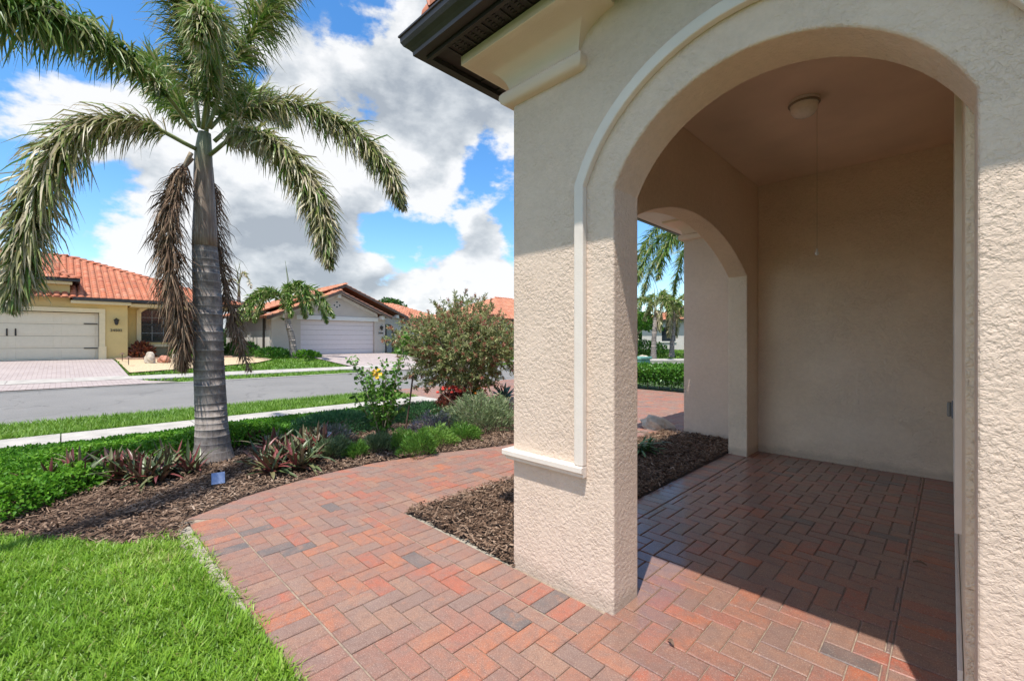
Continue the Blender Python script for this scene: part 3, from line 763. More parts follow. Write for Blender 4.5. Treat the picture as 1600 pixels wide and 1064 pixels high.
# trim band round the arch and down the pillar, ending in the sill
to = arc(ACX, .871, 1.795, ACX - .815, ACX + .815, 34); ti = arc(ACX, .815, 1.795, ACX - .759, ACX + .759, 34)
mb = MB()
prism(mb, [(to[0][0], .688)] + to + [(to[-1][0], .688), (ti[-1][0], .688)] + ti[::-1] + [(ti[0][0], .688)], 'y', FY - .036, FY + .001)
mb.build('arch_trim', M['trim'], H0, bevel=.006)
mb = MB()
prof = [(0, .630), (.030, .630), (.034, .648), (.048, .655), (.048, .684), (.040, .6865), (0, .6865)]
rings = []
pathpts = [((-1.308, FY), (0, -1), 0), ((CX, FY), (-1, -1), 1), ((CX, FY + .16), (-1, 0), 0)]
for (p, dr_, _) in pathpts: rings.append([(p[0] + dr_[0] * o_, p[1] + dr_[1] * o_, z_) for o_, z_ in prof])
v = [q for r_ in rings for q in r_]; k = len(prof); f = [(i * k + j, i * k + (j + 1) % k, (i + 1) * k + (j + 1) % k, (i + 1) * k + j) for i in range(2) for j in range(k)]
mb.add(v, f + [tuple(range(k)), tuple(range(2 * k, 3 * k))]); mb.build('trim_sill', M['trim'], H0, bevel=.0025, seg=1)
# corbel cap at the corner
def corbel(name, x0, x1, y0, y1, z0, left=True, right=True, par=H0):
    prof = [(0, 0), (.028, .003), (.047, .016), (.056, .040), (.054, .062), (.040, .080), (.016, .088), (.012, .094), (.015, .110), (.020, .126), (.029, .145), (.041, .162), (.056, .178), (.074, .192), (.095, .205), (.118, .216), (.143, .225), (.170, .232), (.205, .237), (.212, .242), (.212, .292)]
    mb = MB(); v = []; f = []
    for o_, z_ in prof:
        a = x0 - o_ if left else x0; b = x1 + o_ if right else x1
        v += [(a, y0 - o_, z0 + z_), (b, y0 - o_, z0 + z_), (b, y1, z0 + z_), (a, y1, z0 + z_)]
    for i in range(len(prof) - 1):
        for j in range(4): f.append((i * 4 + j, i * 4 + (j + 1) % 4, (i + 1) * 4 + (j + 1) % 4, (i + 1) * 4 + j))
    f.append((0, 1, 2, 3)); f.append(tuple((len(prof) - 1) * 4 + j for j in range(4)))
    mb.add(v, f); o = mb.build(name, M['corbel'], par); o.data.polygons.foreach_set('use_smooth', np.ones(len(o.data.polygons), bool)); o.data.set_sharp_from_angle(angle=R(38)); return o
corbel('corbel', CX - .004, -1.36, FY - .004, FY + .22, 2.69)
# gutter, fascia and soffit, mitred at the corner
def sweep_eave(name, prof, m, corner=(CX, FY), xe=4.2, ye=6.15, par=H0, bevel=0.0):
    k = len(prof); rings = [[(xe, corner[1] - o_, z_) for o_, z_ in prof], [(corner[0] - o_, corner[1] - o_, z_) for o_, z_ in prof], [(corner[0] - o_, ye, z_) for o_, z_ in prof]]
    v = [q for r_ in rings for q in r_]; f = [(i * k + j, i * k + (j + 1) % k, (i + 1) * k + (j + 1) % k, (i + 1) * k + j) for i in range(2) for j in range(k)]
    mb = MB(); mb.add(v, f + [tuple(range(k)), tuple(range(2 * k, 3 * k))]); return mb.build(name, m, par, bevel=bevel)
GUT = [(.362, 3.100), (.362, 2.985), (.415, 2.985), (.417, 3.006), (.433, 3.022), (.455, 3.040), (.468, 3.062), (.470, 3.090), (.478, 3.092), (.478, 3.102), (.455, 3.102), (.455, 3.07), (.40, 2.995), (.37, 2.995), (.37, 3.1)]
gut = sweep_eave('gutter', GUT, M['bronze'])
sweep_eave('fascia_board', [(.335, 2.965), (.357, 2.965), (.357, 3.10), (.335, 3.10)], M['bronze'])
sweep_eave('soffit', [(.004, 2.992), (.332, 2.992), (.332, 3.005), (.004, 3.005)], M['soffit'])
mb = MB()
for k in range(44):
    x = -2.05 + k * .14; mb.box(x, x + .012, FY - .33, FY - .006, 2.984, 2.991)
    for q in range(5):
        for w_ in range(2): mb.box(x + .04 + w_ * .05, x + .06 + w_ * .05, FY - .31 + q * .022, FY - .302 + q * .022, 2.987, 2.991)
for k in range(26):
    y = 1.9 + k * .14; mb.box(CX - .33, CX - .026, y, y + .012, 2.984, 2.991)
mb.build('soffit_ribs', M['soffit'], H0)
# garage block beyond the side arch
mb = MB(); mb.box(-2.68, 4.2, 6.163, 13.0, -.05, 3.02); mb.build('garage_wall', M['stucco'], H0, bevel=.01)
corbel('corbel', -2.684, -2.35, 6.159, 6.5, 2.72)
sweep_eave('gutter', GUT, M['bronze'], (-2.68, 5.45), -2.35, 13.2)
sweep_eave('soffit', [(.004, 2.992), (.358, 2.992), (.358, 3.02), (.004, 3.02)], M['offwhite'], (-2.68, 5.45), -2.35, 13.2)
mb = MB(); mb.box(-2.676, -2.32, 5.454, 6.16, 2.992, 3.02); mb.build('soffit', M['offwhite'], H0)

# barrel tile roofs -------------------------------------------------------
def roof_face(P, tw=.25, tl=.36, hh=.055, jig=0.0):
    """P: planar polygon, P[0]->P[1] is the eave. returns vertices and faces of deck and of tiles"""
    P = [Vector(p) for p in P]; u = (P[1] - P[0]).normalized(); n = u.cross(P[2] - P[1]).normalized()
    if n.z < 0: n = -n
    w = n.cross(u)
    if w.z < 0: w = -w
    pl = [((p - P[0]).dot(u), (p - P[0]).dot(w)) for p in P]
    umin = min(p[0] for p in pl); umax = max(p[0] for p in pl); vmax = max(p[1] for p in pl)
    us = np.arange(umin + tw / 2, umax, tw); vs = np.arange(tl / 2, vmax + tl / 2, tl)
    U, V_ = np.meshgrid(us, vs); U = U.ravel(); V_ = V_.ravel(); k = inpoly(U, V_, pl); U, V_ = U[k], V_[k]
    tv = []
    for s_, lift, r_ in ((-.56, .032, 1.0), (.5, .008, .86)):
        for a in range(6): 
            t = math.pi * a / 5; tv.append((-math.cos(t) * tw * .40 * r_, s_ * tl, math.sin(t) * hh * r_ + lift))
    # pan between barrels and the closed lower mouth
    tf = [(a, a + 1, a + 7, a + 6) for a in range(5)] + [(0, 5, 4, 1), (1, 4, 3, 2)]
    tv = np.array(tv); O = np.array(P[0]); T = O + np.outer(U, np.array(u)) + np.outer(V_, np.array(w))
    Mx = np.stack([np.array(u), np.array(w), np.array(n)], 1)[None].repeat(len(T), 0)
    return tv, tf, Mx, T
def tiled_roof(name, faces, parent, m=None, seed=0, **kw):
    m = m or M['tile']; Ts = []; Ms = []; tv = tf = None
    for P in faces:
        tv, tf, Mx, T = roof_face(P, **kw); Ts.append(T); Ms.append(Mx)
    T = np.concatenate(Ts); Mx = np.concatenate(Ms)
    return stuff(inst('roof_tiles', tv, tf, Mx, T, np.clip(rng.normal(.5, .22, len(T)), 0, 1), m, parent))
def deck(name, faces, parent, m, under=.03):
    mb = MB()
    for P in faces:
        P = [Vector(p) for p in P]; n_ = len(P)
        mb.add(P + [p - Vector((0, 0, under)) for p in P], [tuple(range(n_)), tuple(range(2 * n_ - 1, n_ - 1, -1))] + [(i, (i + 1) % n_, n_ + (i + 1) % n_, n_ + i) for i in range(n_)])
    return mb.build(name, m, parent)
def caps(lines, parent, m, r=.12, step=.38, joined=True):
    """ridge and hip caps"""
    Ts = []; Ms = []
    for a, b in lines:
        a = Vector(a); b = Vector(b); d = (b - a); L_ = d.length; d.normalize(); s_ = d.cross(Vector((0, 0, 1))).normalized(); n_ = s_.cross(d)
        for k in range(int(L_ / step)):
            Ts.append(a + d * (k + .5) * step); Ms.append(np.stack([np.array(s_), np.array(d), np.array(n_)], 1))
    tv = [];
    for q, lift, rr in ((-.58, .04, 1.0), (.5, .0, .8)):
        for i in range(7): t = math.pi * i / 6; tv.append((-math.cos(t) * r * rr, q * step, math.sin(t) * r * .75 * rr + lift - .01))
    tf = [(i, i + 1, i + 8, i + 7) for i in range(6)] + [(0, 6, 5, 1), (1, 5, 4, 2)]
    if joined: return stuff(inst('ridge_tiles', tv, tf, np.array(Ms), np.array([list(t) for t in Ts]), np.clip(rng.normal(.5, .2, len(Ts)), 0, 1), m, parent))
    me = None; out = []
    me = newmesh('ridge_tile', tv, tf, m, [.5] * len(tf)); inv = parent_inv(parent)
    for T_, M_ in zip(Ts, Ms):
        o = bpy.data.objects.new('ridge_tile', me); COL.objects.link(o); mm = Matrix([list(r_) for r_ in M_]).to_4x4(); mm.translation = T_
        o.parent = parent; o.matrix_parent_inverse = inv; o.matrix_basis = mm; out.append(o)
    return out
ex, ey, rz = CX - .44, FY - .44, 3.10; p = .42
hx, hy = 4.2, 13.5
rw = 5.2
gar = [[(-2.32, 5.0, rz), (-2.32, 6.5, rz), (-3.12, 6.5, rz), (-3.12, 5.0, rz)][::-1], [(-3.12, 14, rz), (-3.12, 5.0, rz), (-2.0, 6.12, rz + .47), (-2.0, 14, rz + .47)]]
own = [[(ex, ey, rz), (hx, ey, rz), (hx, ey + rw, rz + p * rw), (ex + rw, ey + rw, rz + p * rw)],
       [(ex, 14, rz), (ex, ey, rz), (ex + rw, ey + rw, rz + p * rw), (ex + rw, 14, rz + p * rw)]]
deck('roof_deck', own + gar, H0, M['bronze'], .04)
tiled_roof('roof_tiles', own + gar[1:], H0)
caps([((ex + .13, ey + .13, rz + .075), (ex + 3.0, ey + 3.0, rz + .075 + 2.87 * p))], H0, M['tile'], r=.12, joined=False)
mb = MB(); hc = Vector((ex + .14, ey + .14, rz + .07))
for k in range(7):
    pass
mb.lathe([(.004, .125), (.05, .115), (.09, .085), (.115, .04), (.12, -.04)], tuple(hc), 14); mb.build('hip_end_tile', M['tile'], H0, sm=True)

# downlight of the porch
CL = (-.80, 4.0)
lt = thing('porch_light', (CL[0], CL[1], 3.16), 'round white glass ceiling light with a pull chain in the porch', 'ceiling light')
mb = MB(); mb.lathe([(.098, 0), (.102, -.02), (.098, -.035)], (CL[0], CL[1], 3.159), 28); mb.build('light_base', M['white'], lt, sm=False); mb = MB(); mb.lathe([(.1015, -.024), (.106, -.028), (.106, -.034), (.1015, -.038)], (CL[0], CL[1], 3.159), 28); mb.build('light_rim', plain('tarnished_rim', (.30, .26, .2), .5, .5), lt)
mb = MB(); mb.lathe([(.094, -.036), (.090, -.048), (.088, -.05), (.092, -.062), (.088, -.085), (.068, -.112), (.035, -.128), (.004, -.132)], (CL[0], CL[1], 3.159), 28); mb.build('light_globe', plain('frosted_glass', (.88, .84, .74), .25, noise=.06, ns=60, bd=.002, bs=90), lt, sm=True)
mb = MB(); cx_, cy_ = CL[0] + .07, CL[1] + .07
mb.tube([(cx_, cy_, 3.12), (cx_, cy_, 2.5), (cx_, cy_, 2.02)], .0022, 5); mb.build('pull_chain', plain('brass_chain', (.55, .47, .34), .4, .6), lt)
mb = MB(); mb.lathe([(.003, .03), (.007, .022), (.006, .010), (.012, -.004), (.012, -.016), (.004, -.024)], (cx_, cy_, 1.995), 12); mb.build('chain_knob', M['white'], lt, sm=True)
# outlet cover
ob = thing('outlet_cover', (.035, 5.2, .7), 'small grey weatherproof outlet cover low on the right porch wall', 'outlet cover')
mb = MB(); mb.box(.004, .034, 5.14, 5.24, .68, .82); mb.build('cover', M['grey'], ob, bevel=.006)
mb = MB(); mb.box(-.022, .003, 5.15, 5.23, .69, .81); mb.build('lid', plain('smoky_plastic', (.30, .30, .29), .2), ob, bevel=.01)
# fallen leaves on the paving
def litter(name, x, y, ang, L_, label, col):
    N_ = 5; mb = MB(); ca, sa = math.cos(ang), math.sin(ang); v = []
    for i in range(N_ + 1):
        t = i / N_; w_ = .16 * L_ * math.sin(math.pi * min(.98, t * .92 + .05)); zc = .006 + .012 * math.sin(math.pi * t)
        for s_ in (-1, 1): lx, ly = (t - .5) * L_, s_ * w_; v.append((x + lx * ca - ly * sa, y + lx * sa + ly * ca, zc + .006 * (s_ > 0)))
    mb.add(v, [(2 * i, 2 * i + 1, 2 * i + 3, 2 * i + 2) for i in range(N_)]); o = mb.build(name, col, recalc=False); tag(o, label, 'leaf')
brown = plain('dry_leaf', (.12, .07, .045), .8, noise=.3, ns=60)
litter('dry_leaf', -.865, 1.86, -.5, .045, 'small curled brown leaf on the sunlit bricks beside the pillar', brown)
litter('dry_leaf', -.13, 3.55, 0.1, .06, 'dark dry leaf on the shaded porch bricks near the window wall', brown)

# ================================================================= PALMS
def spline(pts, n):
    P = [Vector(p) for p in pts]; P = [P[0] * 2 - P[1]] + P + [P[-1] * 2 - P[-2]]; out = []
    m = len(P) - 3
    for k in range(n + 1):
        t = m * k / n; i = min(int(t), m - 1); u = t - i; a, b, c, d = P[i:i + 4]
        out.append(.5 * ((2 * b) + (c - a) * u + (2 * a - 5 * b + 4 * c - d) * u * u + (3 * b - 3 * c + d - a) * u ** 3))
    return out
def frond(parent, pts, nleaf, llen, lw, leafm, tone_mu, tone_sd, r0=.022, droop=.5, name='frond', petiole=.12, plume=True, seg=3, wild=.16):
    C = spline(pts, 24); mb = MB()
    mb.tube(C, [r0 * (1 - .85 * i / 24) + .002 for i in range(25)], 5); fr = mb.build(name, M['rachis'] if leafm is not M['palmdead'] else M['stem'], parent, sm=True)
    Cn = np.array([list(c) for c in C]); t = petiole + (1 - petiole) * rng.random(nleaf) ** .92; s_ = t * 24; i = np.minimum(s_.astype(int), 23); u = (s_ - i)[:, None]
    P = Cn[i] * (1 - u) + Cn[i + 1] * u; T = Cn[i + 1] - Cn[i]; T /= np.linalg.norm(T, axis=1, keepdims=True)
    up = np.array([0, 0, 1.0]); S = np.cross(T, up + 0 * T); S /= np.linalg.norm(S, axis=1, keepdims=True) + 1e-6; Nn = np.cross(S, T)
    if plume: th = rng.uniform(0, 2 * np.pi, nleaf)
    else: th = np.where(rng.random(nleaf) < .5, 0, np.pi) + rng.normal(.25, .22, nleaf) * np.where(rng.random(nleaf) < .5, 1, 1)
    rad = S * np.cos(th)[:, None] + Nn * np.sin(th)[:, None]
    L_ = llen * (np.sin(np.pi * np.clip((t - petiole) / (1 - petiole) * .86 + .12, 0, 1)) ** .6) * rng.uniform(.5, 1.15, nleaf)
    d0 = rad * .92 + T * rng.uniform(.45, .95, nleaf)[:, None]; d0 /= np.linalg.norm(d0, axis=1, keepdims=True)
    g_ = np.array([0, 0, -1.0]); 
    # strip of seg quads bending under its weight
    V = []; side = np.cross(d0, rad + .3 * rng.normal(size=(nleaf, 3))); side /= np.linalg.norm(side, axis=1, keepdims=True) + 1e-6
    p_ = P.copy(); d = d0.copy(); W_ = lw * rng.uniform(.7, 1.25, nleaf)
    prof = [.55, 1.0, .75, .08] if seg == 3 else [.8, .9, .1]
    for k in range(seg + 1):
        V.append(p_ - side * (W_ * prof[k] / 2)[:, None]); V.append(p_ + side * (W_ * prof[k] / 2)[:, None])
        d = d + g_ * (droop * rng.uniform(.4, 1.4, nleaf) * (k + 1) / seg)[:, None]; d += rng.normal(0, wild, (nleaf, 3)); d /= np.linalg.norm(d, axis=1, keepdims=True)
        p_ = p_ + d * (L_ / seg)[:, None]
    V = np.stack(V, 1).reshape(-1, 3); K = 2 * (seg + 1)
    f = np.array([(2 * k, 2 * k + 1, 2 * k + 3, 2 * k + 2) for k in range(seg)])
    F = ((np.arange(nleaf) * K)[:, None, None] + f[None]).reshape(-1, 4)
    tl = np.clip(rng.normal(tone_mu, tone_sd, nleaf), 0, 1)[:, None] + np.linspace(-.04, .22, seg)[None] * (rng.random(nleaf)[:, None])
    stuff(link('leaflets', newmesh('leaflets', V, F, leafm, np.clip(tl, 0, 1).ravel()), fr)); return fr
def palm_trunk(parent, cl, rads, rings=True, name='trunk', m=None, seg=18, ringstep=.085):
    """cl: centre line points bottom to top, rads: radii"""
    H_ = cl[-1][2] - cl[0][2]; zs = []; z = 0.0
    while z < H_: zs.append((z, 0)); zs.append((z + ringstep * .80, 0)); zs.append((z + ringstep * .84, 1)); zs.append((z + ringstep * .98, 1)); z += ringstep * random.uniform(.8, 1.2)
    V = []; F = []; tn = []
    def at(arr, t):
        s_ = t * (len(arr) - 1); i = min(int(s_), len(arr) - 2); u = s_ - i
        return [a * (1 - u) + b * u for a, b in zip(arr[i], arr[i + 1])] if hasattr(arr[0], '__len__') else arr[i] * (1 - u) + arr[i + 1] * u
    tilt = [random.uniform(-.006, .006) for _ in range(400)]
    for k, (z, b) in enumerate(zs):
        t = min(1, z / H_); c = at(cl, t); r_ = at(rads, t) + (.0016 if b else 0) + random.uniform(-.0014, .0014)
        for i in range(seg):
            a = 2 * math.pi * i / seg; rr = r_ * (1 + .012 * math.sin(3 * a + z * 2)); V.append((c[0] + rr * math.cos(a), c[1] + rr * math.sin(a), c[2] + tilt[k // 4] * math.cos(a + k // 4)))
    for k in range(len(zs) - 1):
        for i in range(seg): j = (i + 1) % seg; F.append((k * seg + i, k * seg + j, (k + 1) * seg + j, (k + 1) * seg + i)); tn.append(.55 if (zs[k][1] and zs[k + 1][1]) else 0.0)
    F.append(tuple((len(zs) - 1) * seg + i for i in range(seg))); tn.append(0)
    me = newmesh(name, V, F, m or M['trunk'], tn, smoothf=True); return link(name, me, parent)
PB = (-5.81, 1.19)
palm = thing('foxtail_palm', (PB[0], PB[1], 0), 'large foxtail palm with ringed grey trunk and brown hanging dead fronds in the garden bed', 'palm tree', 'palm trees')
palm_trunk(palm, [(-5.81, 1.19, -.05), (-5.82, 1.17, .5), (-5.85, 1.15, 1.1), (-5.87, 1.14, 1.8), (-5.89, 1.12, 2.38)], [.215, .168, .154, .150, .147, .144, .141, .138, .133, .126, .118])
mb = MB(); mb.tube([(-5.888, 1.12, 2.36), (-5.89, 1.12, 2.5), (-5.89, 1.12, 2.85), (-5.90, 1.11, 3.15), (-5.90, 1.11, 3.4), (-5.89, 1.12, 3.62)], [.121, .118, .104, .093, .084, .06], 16); mb.build('crownshaft', M['crownshaft'], palm, sm=True)
FR = {
 'A': ([(-5.87, 1.03, 3.41), (-5.86, .54, 3.53), (-5.88, .11, 3.3), (-5.84, -.14, 2.71), (-5.87, -.24, 2.07), (-5.95, -.32, 1.62)], 1700, .50, 'g', .72, .22, .85),
 'B': ([(-5.83, .99, 3.61), (-5.51, .61, 3.87), (-5.06, .2, 3.83), (-4.67, -.11, 3.68), (-4.3, -.46, 3.38), (-4.05, -.9, 3.1), (-3.92, -1.25, 2.6)], 1750, .42, 'g', .44, .16, .75),
 'C': ([(-5.83, 1.06, 3.64), (-5.83, .99, 4.3), (-5.76, .92, 4.85), (-5.6, .79, 5.15), (-5.36, .61, 5.02)], 1200, .46, 'g', .58, .2, .85),
 'C2': ([(-5.78, 1.08, 3.61), (-5.38, 1.07, 4.05), (-4.9, .97, 4.22), (-4.56, .86, 4.1), (-4.33, .78, 3.76)], 1150, .40, 'g', .52, .2, .95),
 'C3': ([(-5.83, 1.14, 3.66), (-5.74, 1.36, 4.43), (-5.73, 1.65, 5.08), (-5.83, 1.97, 5.85), (-5.86, 2.37, 6.26)], 1150, .44, 'g', .50, .18, .75),
 'D': ([(-5.83, 1.2, 3.53), (-5.67, 1.57, 3.98), (-5.36, 2.02, 4.03), (-4.93, 2.44, 3.69), (-4.69, 2.68, 3.32), (-4.56, 2.81, 2.87)], 1500, .40, 'g', .66, .2, .75),
 'E': ([(-5.80, 1.15, 3.36), (-5.35, 1.33, 3.5), (-4.87, 1.52, 3.31), (-4.53, 1.71, 2.88), (-4.37, 1.8, 2.49), (-4.27, 1.82, 2.04)], 1700, .38, 'g', .72, .2, .8),
 'F': ([(-5.93, 1.18, 3.71), (-6.28, 1.53, 4.26), (-6.61, 1.91, 4.6), (-6.96, 2.36, 4.5)], 900, .42, 'g', .46, .15, .6),
 'G': ([(-6.03, 1.07, 3.67), (-6.6, .92, 4.26), (-7.3, .85, 4.86), (-8.1, .79, 5.25)], 900, .42, 'g', .46, .15, .6),
 'J': ([(-5.95, 1.15, 3.66), (-6.05, 1.2, 4.5), (-6.15, 1.1, 5.2), (-6.2, .8, 5.7)], 800, .42, 'g', .5, .18, .6),
 'H': ([(-5.80, .98, 3.33), (-5.82, .90, 3.09), (-5.81, .80, 2.6), (-5.79, .82, 2.0), (-5.76, .90, 1.4), (-5.84, .91, 1.03)], 1900, .40, 'd', .5, .25, 1.0),
 'H2': ([(-5.86, 1.0, 3.30), (-5.95, .84, 3.0), (-6.0, .76, 2.5), (-5.98, .80, 1.9), (-5.93, .86, 1.45)], 700, .30, 'd', .4, .2, 1.0),
 'I': ([(-5.96, 1.19, 3.28), (-6.05, 1.24, 2.95), (-6.08, 1.29, 2.37), (-6.0, 1.38, 1.71), (-5.74, 1.52, .98)], 1100, .36, 'd', .55, .25, .9)}
for k, (pts, nl, ll, kd, mu, sd, dp) in FR.items():
    frond(palm, pts, int(nl * (1.25 if kd == 'g' else .8)), ll * (1.0 if kd == 'g' else 1.05), .0185 if kd == 'g' else .012, M['palmleaf'] if kd == 'g' else M['palmdead'], mu, sd, .022, dp, name='frond' if kd == 'g' else 'dead_frond', petiole=.1)

def simple_palm(base, h, nf, fl, label, tone=.35, leaf=.3, nl=230, lean=(0, 0), tr=.14, plume=True, a0=0, lw=.04, dead=0, spears=2):
    bx, by = base; bz = g1(bx, by) - .06; pm = thing('palm_tree', (bx, by, bz), label, 'palm tree', 'palm trees')
    top = Vector((bx + lean[0], by + lean[1], bz + h))
    palm_trunk(pm, [(bx, by, bz), (bx + lean[0] * .3, by + lean[1] * .3, bz + h * .5), tuple(top)], [tr * 1.4, tr * 1.05, tr, tr * .95, tr * .8], seg=10, ringstep=.14)
    mb = MB(); mb.tube([top, top + Vector((0, 0, .5)), top + Vector((0, 0, .85))], [tr * .72, tr * .6, tr * .3], 8); mb.build('crownshaft', M['crownshaft'], pm, sm=True)
    c0 = top + Vector((0, 0, .7))
    for i in range(nf):
        a = a0 + 2 * math.pi * i / nf + random.uniform(-.25, .25); el = random.uniform(.45, 1.25); dv = Vector((math.cos(a), math.sin(a), 0))
        pts = [c0, c0 + dv * fl * .3 + Vector((0, 0, fl * .3 * el * 1.3)), c0 + dv * fl * .62 + Vector((0, 0, fl * .26 * el)), c0 + dv * fl * .84 - Vector((0, 0, fl * (.28 - .2 * el))), c0 + dv * fl * .93 - Vector((0, 0, fl * (.62 - .35 * el)))]
        frond(pm, pts, nl, leaf * fl / 2, lw, M['palmleaf'], tone, .15, .03, .5, plume=plume, seg=2)
    for i in range(dead):
        a = random.uniform(0, 6.28); dv = Vector((math.cos(a), math.sin(a), 0)); pts = [c0 - Vector((0, 0, .2)), c0 + dv * .35 - Vector((0, 0, .5)), c0 + dv * .4 - Vector((0, 0, fl * .8))]
        frond(pm, pts, nl, leaf * fl / 2, lw, M['palmleaf'], .8, .15, .03, 1.5, plume=plume, seg=2, name='dead_frond')
    mb = MB()
    for i in range(spears): mb.tube([c0, c0 + Vector((random.uniform(-.15, .15), random.uniform(-.15, .15), fl * .5)), c0 + Vector((random.uniform(-.3, .3), random.uniform(-.4, .4), fl * .95))], [.03, .02, .005], 5)
    if spears: mb.build('spear_leaf', M['rachis'], pm)
    return pm
random.seed(11)
simple_palm((-25.25, 8.85), 2.15, 10, 2.5, 'short curved foxtail palm in front of the greige house garage', .40, .36, 420, (-.05, -.35), .17, a0=.3, lw=.07)
pm = simple_palm((-29.6, 7.3), 3.5, 2, 1.4, 'thin bare palm with a dry spiky top beside the greige house wall', .85, .35, 120, (0, 0), .11, lw=.05, spears=3, a0=3.6)
random.seed(5)
simple_palm((-5.9, 15.4), 3.7, 12, 2.9, 'tall feathery palm behind the driveway hedge, mostly hidden by the garage wall', .38, .40, 560, (.1, .1), .16, a0=.5, lw=.03)
simple_palm((-14.4, 28.3), 2.9, 8, 2.2, 'small drooping palm left of the pair seen through the side arch', .5, .45, 260, (.1, .1), .16, a0=.8, lw=.07, dead=3)
simple_palm((-13.9, 30.0), 2.6, 8, 2.3, 'small drooping palm right of the pair seen through the side arch', .6, .45, 260, (.1, .1), .16, a0=.2, lw=.07, dead=4)

# ================================================================= PLANTS
def foliage(center, rad, n, lsize, m, parent=None, name='foliage', shell=.55, squash=None, asp=.45, clump=10, updir=.4, mu=.5, sd=.22):
    """leaf-sized faces through a lumpy volume"""
    c = np.array(center); rad = np.array(rad); D = unit_rand(n); D[:, 2] = np.abs(D[:, 2]) * 1.0 - .12
    rr = shell + (1 - shell) * rng.random(n) ** .6
    # clumps: push some directions out, some in
    K = unit_rand(clump); K[:, 2] = np.abs(K[:, 2]); A = rng.uniform(-.22, .25, clump)
    bmp = sum(a * np.exp(-(1 - D @ k_) * 9) for a, k_ in zip(A, K))
    rr = rr * (1 + bmp); P = c + D * rr[:, None] * rad
    d = D + unit_rand(n) * .9 + np.array([0, 0, updir]); nr = D + unit_rand(n) * .8
    sz = lsize * rng.uniform(.6, 1.3, n)
    tv = [(0, 0, 0), (-.5, .45, .08), (0, 1, -.04), (.5, .45, .08)]; tf = [(0, 3, 2), (0, 2, 1)]
    tone = np.clip(rng.normal(mu, sd, n) + .25 * bmp, 0, 1)
    return stuff(inst(name, tv, tf, frames(d, nr, sz * asp, sz), P, tone, m, parent))
def stems(mb, base, tops, r=.008):
    for t in tops:
        b = Vector(base) + Vector((random.uniform(-.04, .04), random.uniform(-.04, .04), 0)); t = Vector(t)
        mid = (b + t) / 2 + Vector((random.uniform(-.05, .05), random.uniform(-.05, .05), .03)); mb.tube(spline([b, mid, t], 6), [r * (1 - .6 * i / 6) for i in range(7)], 5)
def shrub(name, loc, rad, n, ls, m, label, cat, group=None, z=0, **kw):
    o = thing(name, (loc[0], loc[1], g1(*loc) + z - .03), label, cat, group); c = (loc[0], loc[1], g1(*loc) + z + rad[2] * .12)
    foliage(c, rad, n, ls, m, o, **kw)
    mb = MB(); stems(mb, (loc[0], loc[1], g1(*loc) + z - .03), [(loc[0] + random.uniform(-.7, .7) * rad[0], loc[1] + random.uniform(-.7, .7) * rad[1], g1(*loc) + z + rad[2] * random.uniform(.6, .9)) for _ in range(6)], min(.02, rad[0] * .03)); mb.build('stem', M['stem'], o)
    return o
# ground cover carpet
GC = [(-9.5, -4), (-5.45, -1.1), (-4.80, -.28), (-5.2, .02), (-5.62, .42), (-5.60, .72), (-5.95, .95), (-6.1, 1.3), (-6.25, 2.1), (-6.9, 2.6), (-7.3, 3.6), (-7.7, 4.6), (-7.95, 4.6), (-7.95, -4)]
x, y = scatter(GC, 9500)
k = rng.random(len(x)) < np.where(y < -1.6, .25, 1.0); x, y = x[k], y[k]
e = 1 / (1 + np.exp(-1)); N = len(x)
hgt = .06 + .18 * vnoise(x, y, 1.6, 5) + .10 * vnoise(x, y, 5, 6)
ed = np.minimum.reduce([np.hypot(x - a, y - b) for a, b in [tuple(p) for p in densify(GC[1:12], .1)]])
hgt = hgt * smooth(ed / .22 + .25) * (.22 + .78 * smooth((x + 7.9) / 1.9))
z = hgt * (1 - .7 * rng.random(N) ** 2.2)
jx = rng.normal(0, .02, N)
d = unit_rand(N) + np.array([0, 0, .25]); nr = np.stack([rng.normal(0, .55, N), rng.normal(0, .55, N), np.ones(N)], 1)
sz = rng.uniform(.020, .042, N)
tv = [(0, 0, 0), (-.5, .45, .08), (0, 1, -.04), (.5, .45, .08)]; tf = [(0, 3, 2), (0, 2, 1)]
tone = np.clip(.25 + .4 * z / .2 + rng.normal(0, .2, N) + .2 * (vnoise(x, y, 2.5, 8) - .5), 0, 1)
stuff(tag(inst('ground_cover', tv, tf, frames(d, nr, sz * .72, sz), np.stack([x + jx, y, z], 1), tone, M['cover']), 'low bright green leafy ground cover along the pavement left of the palm', 'ground cover'))

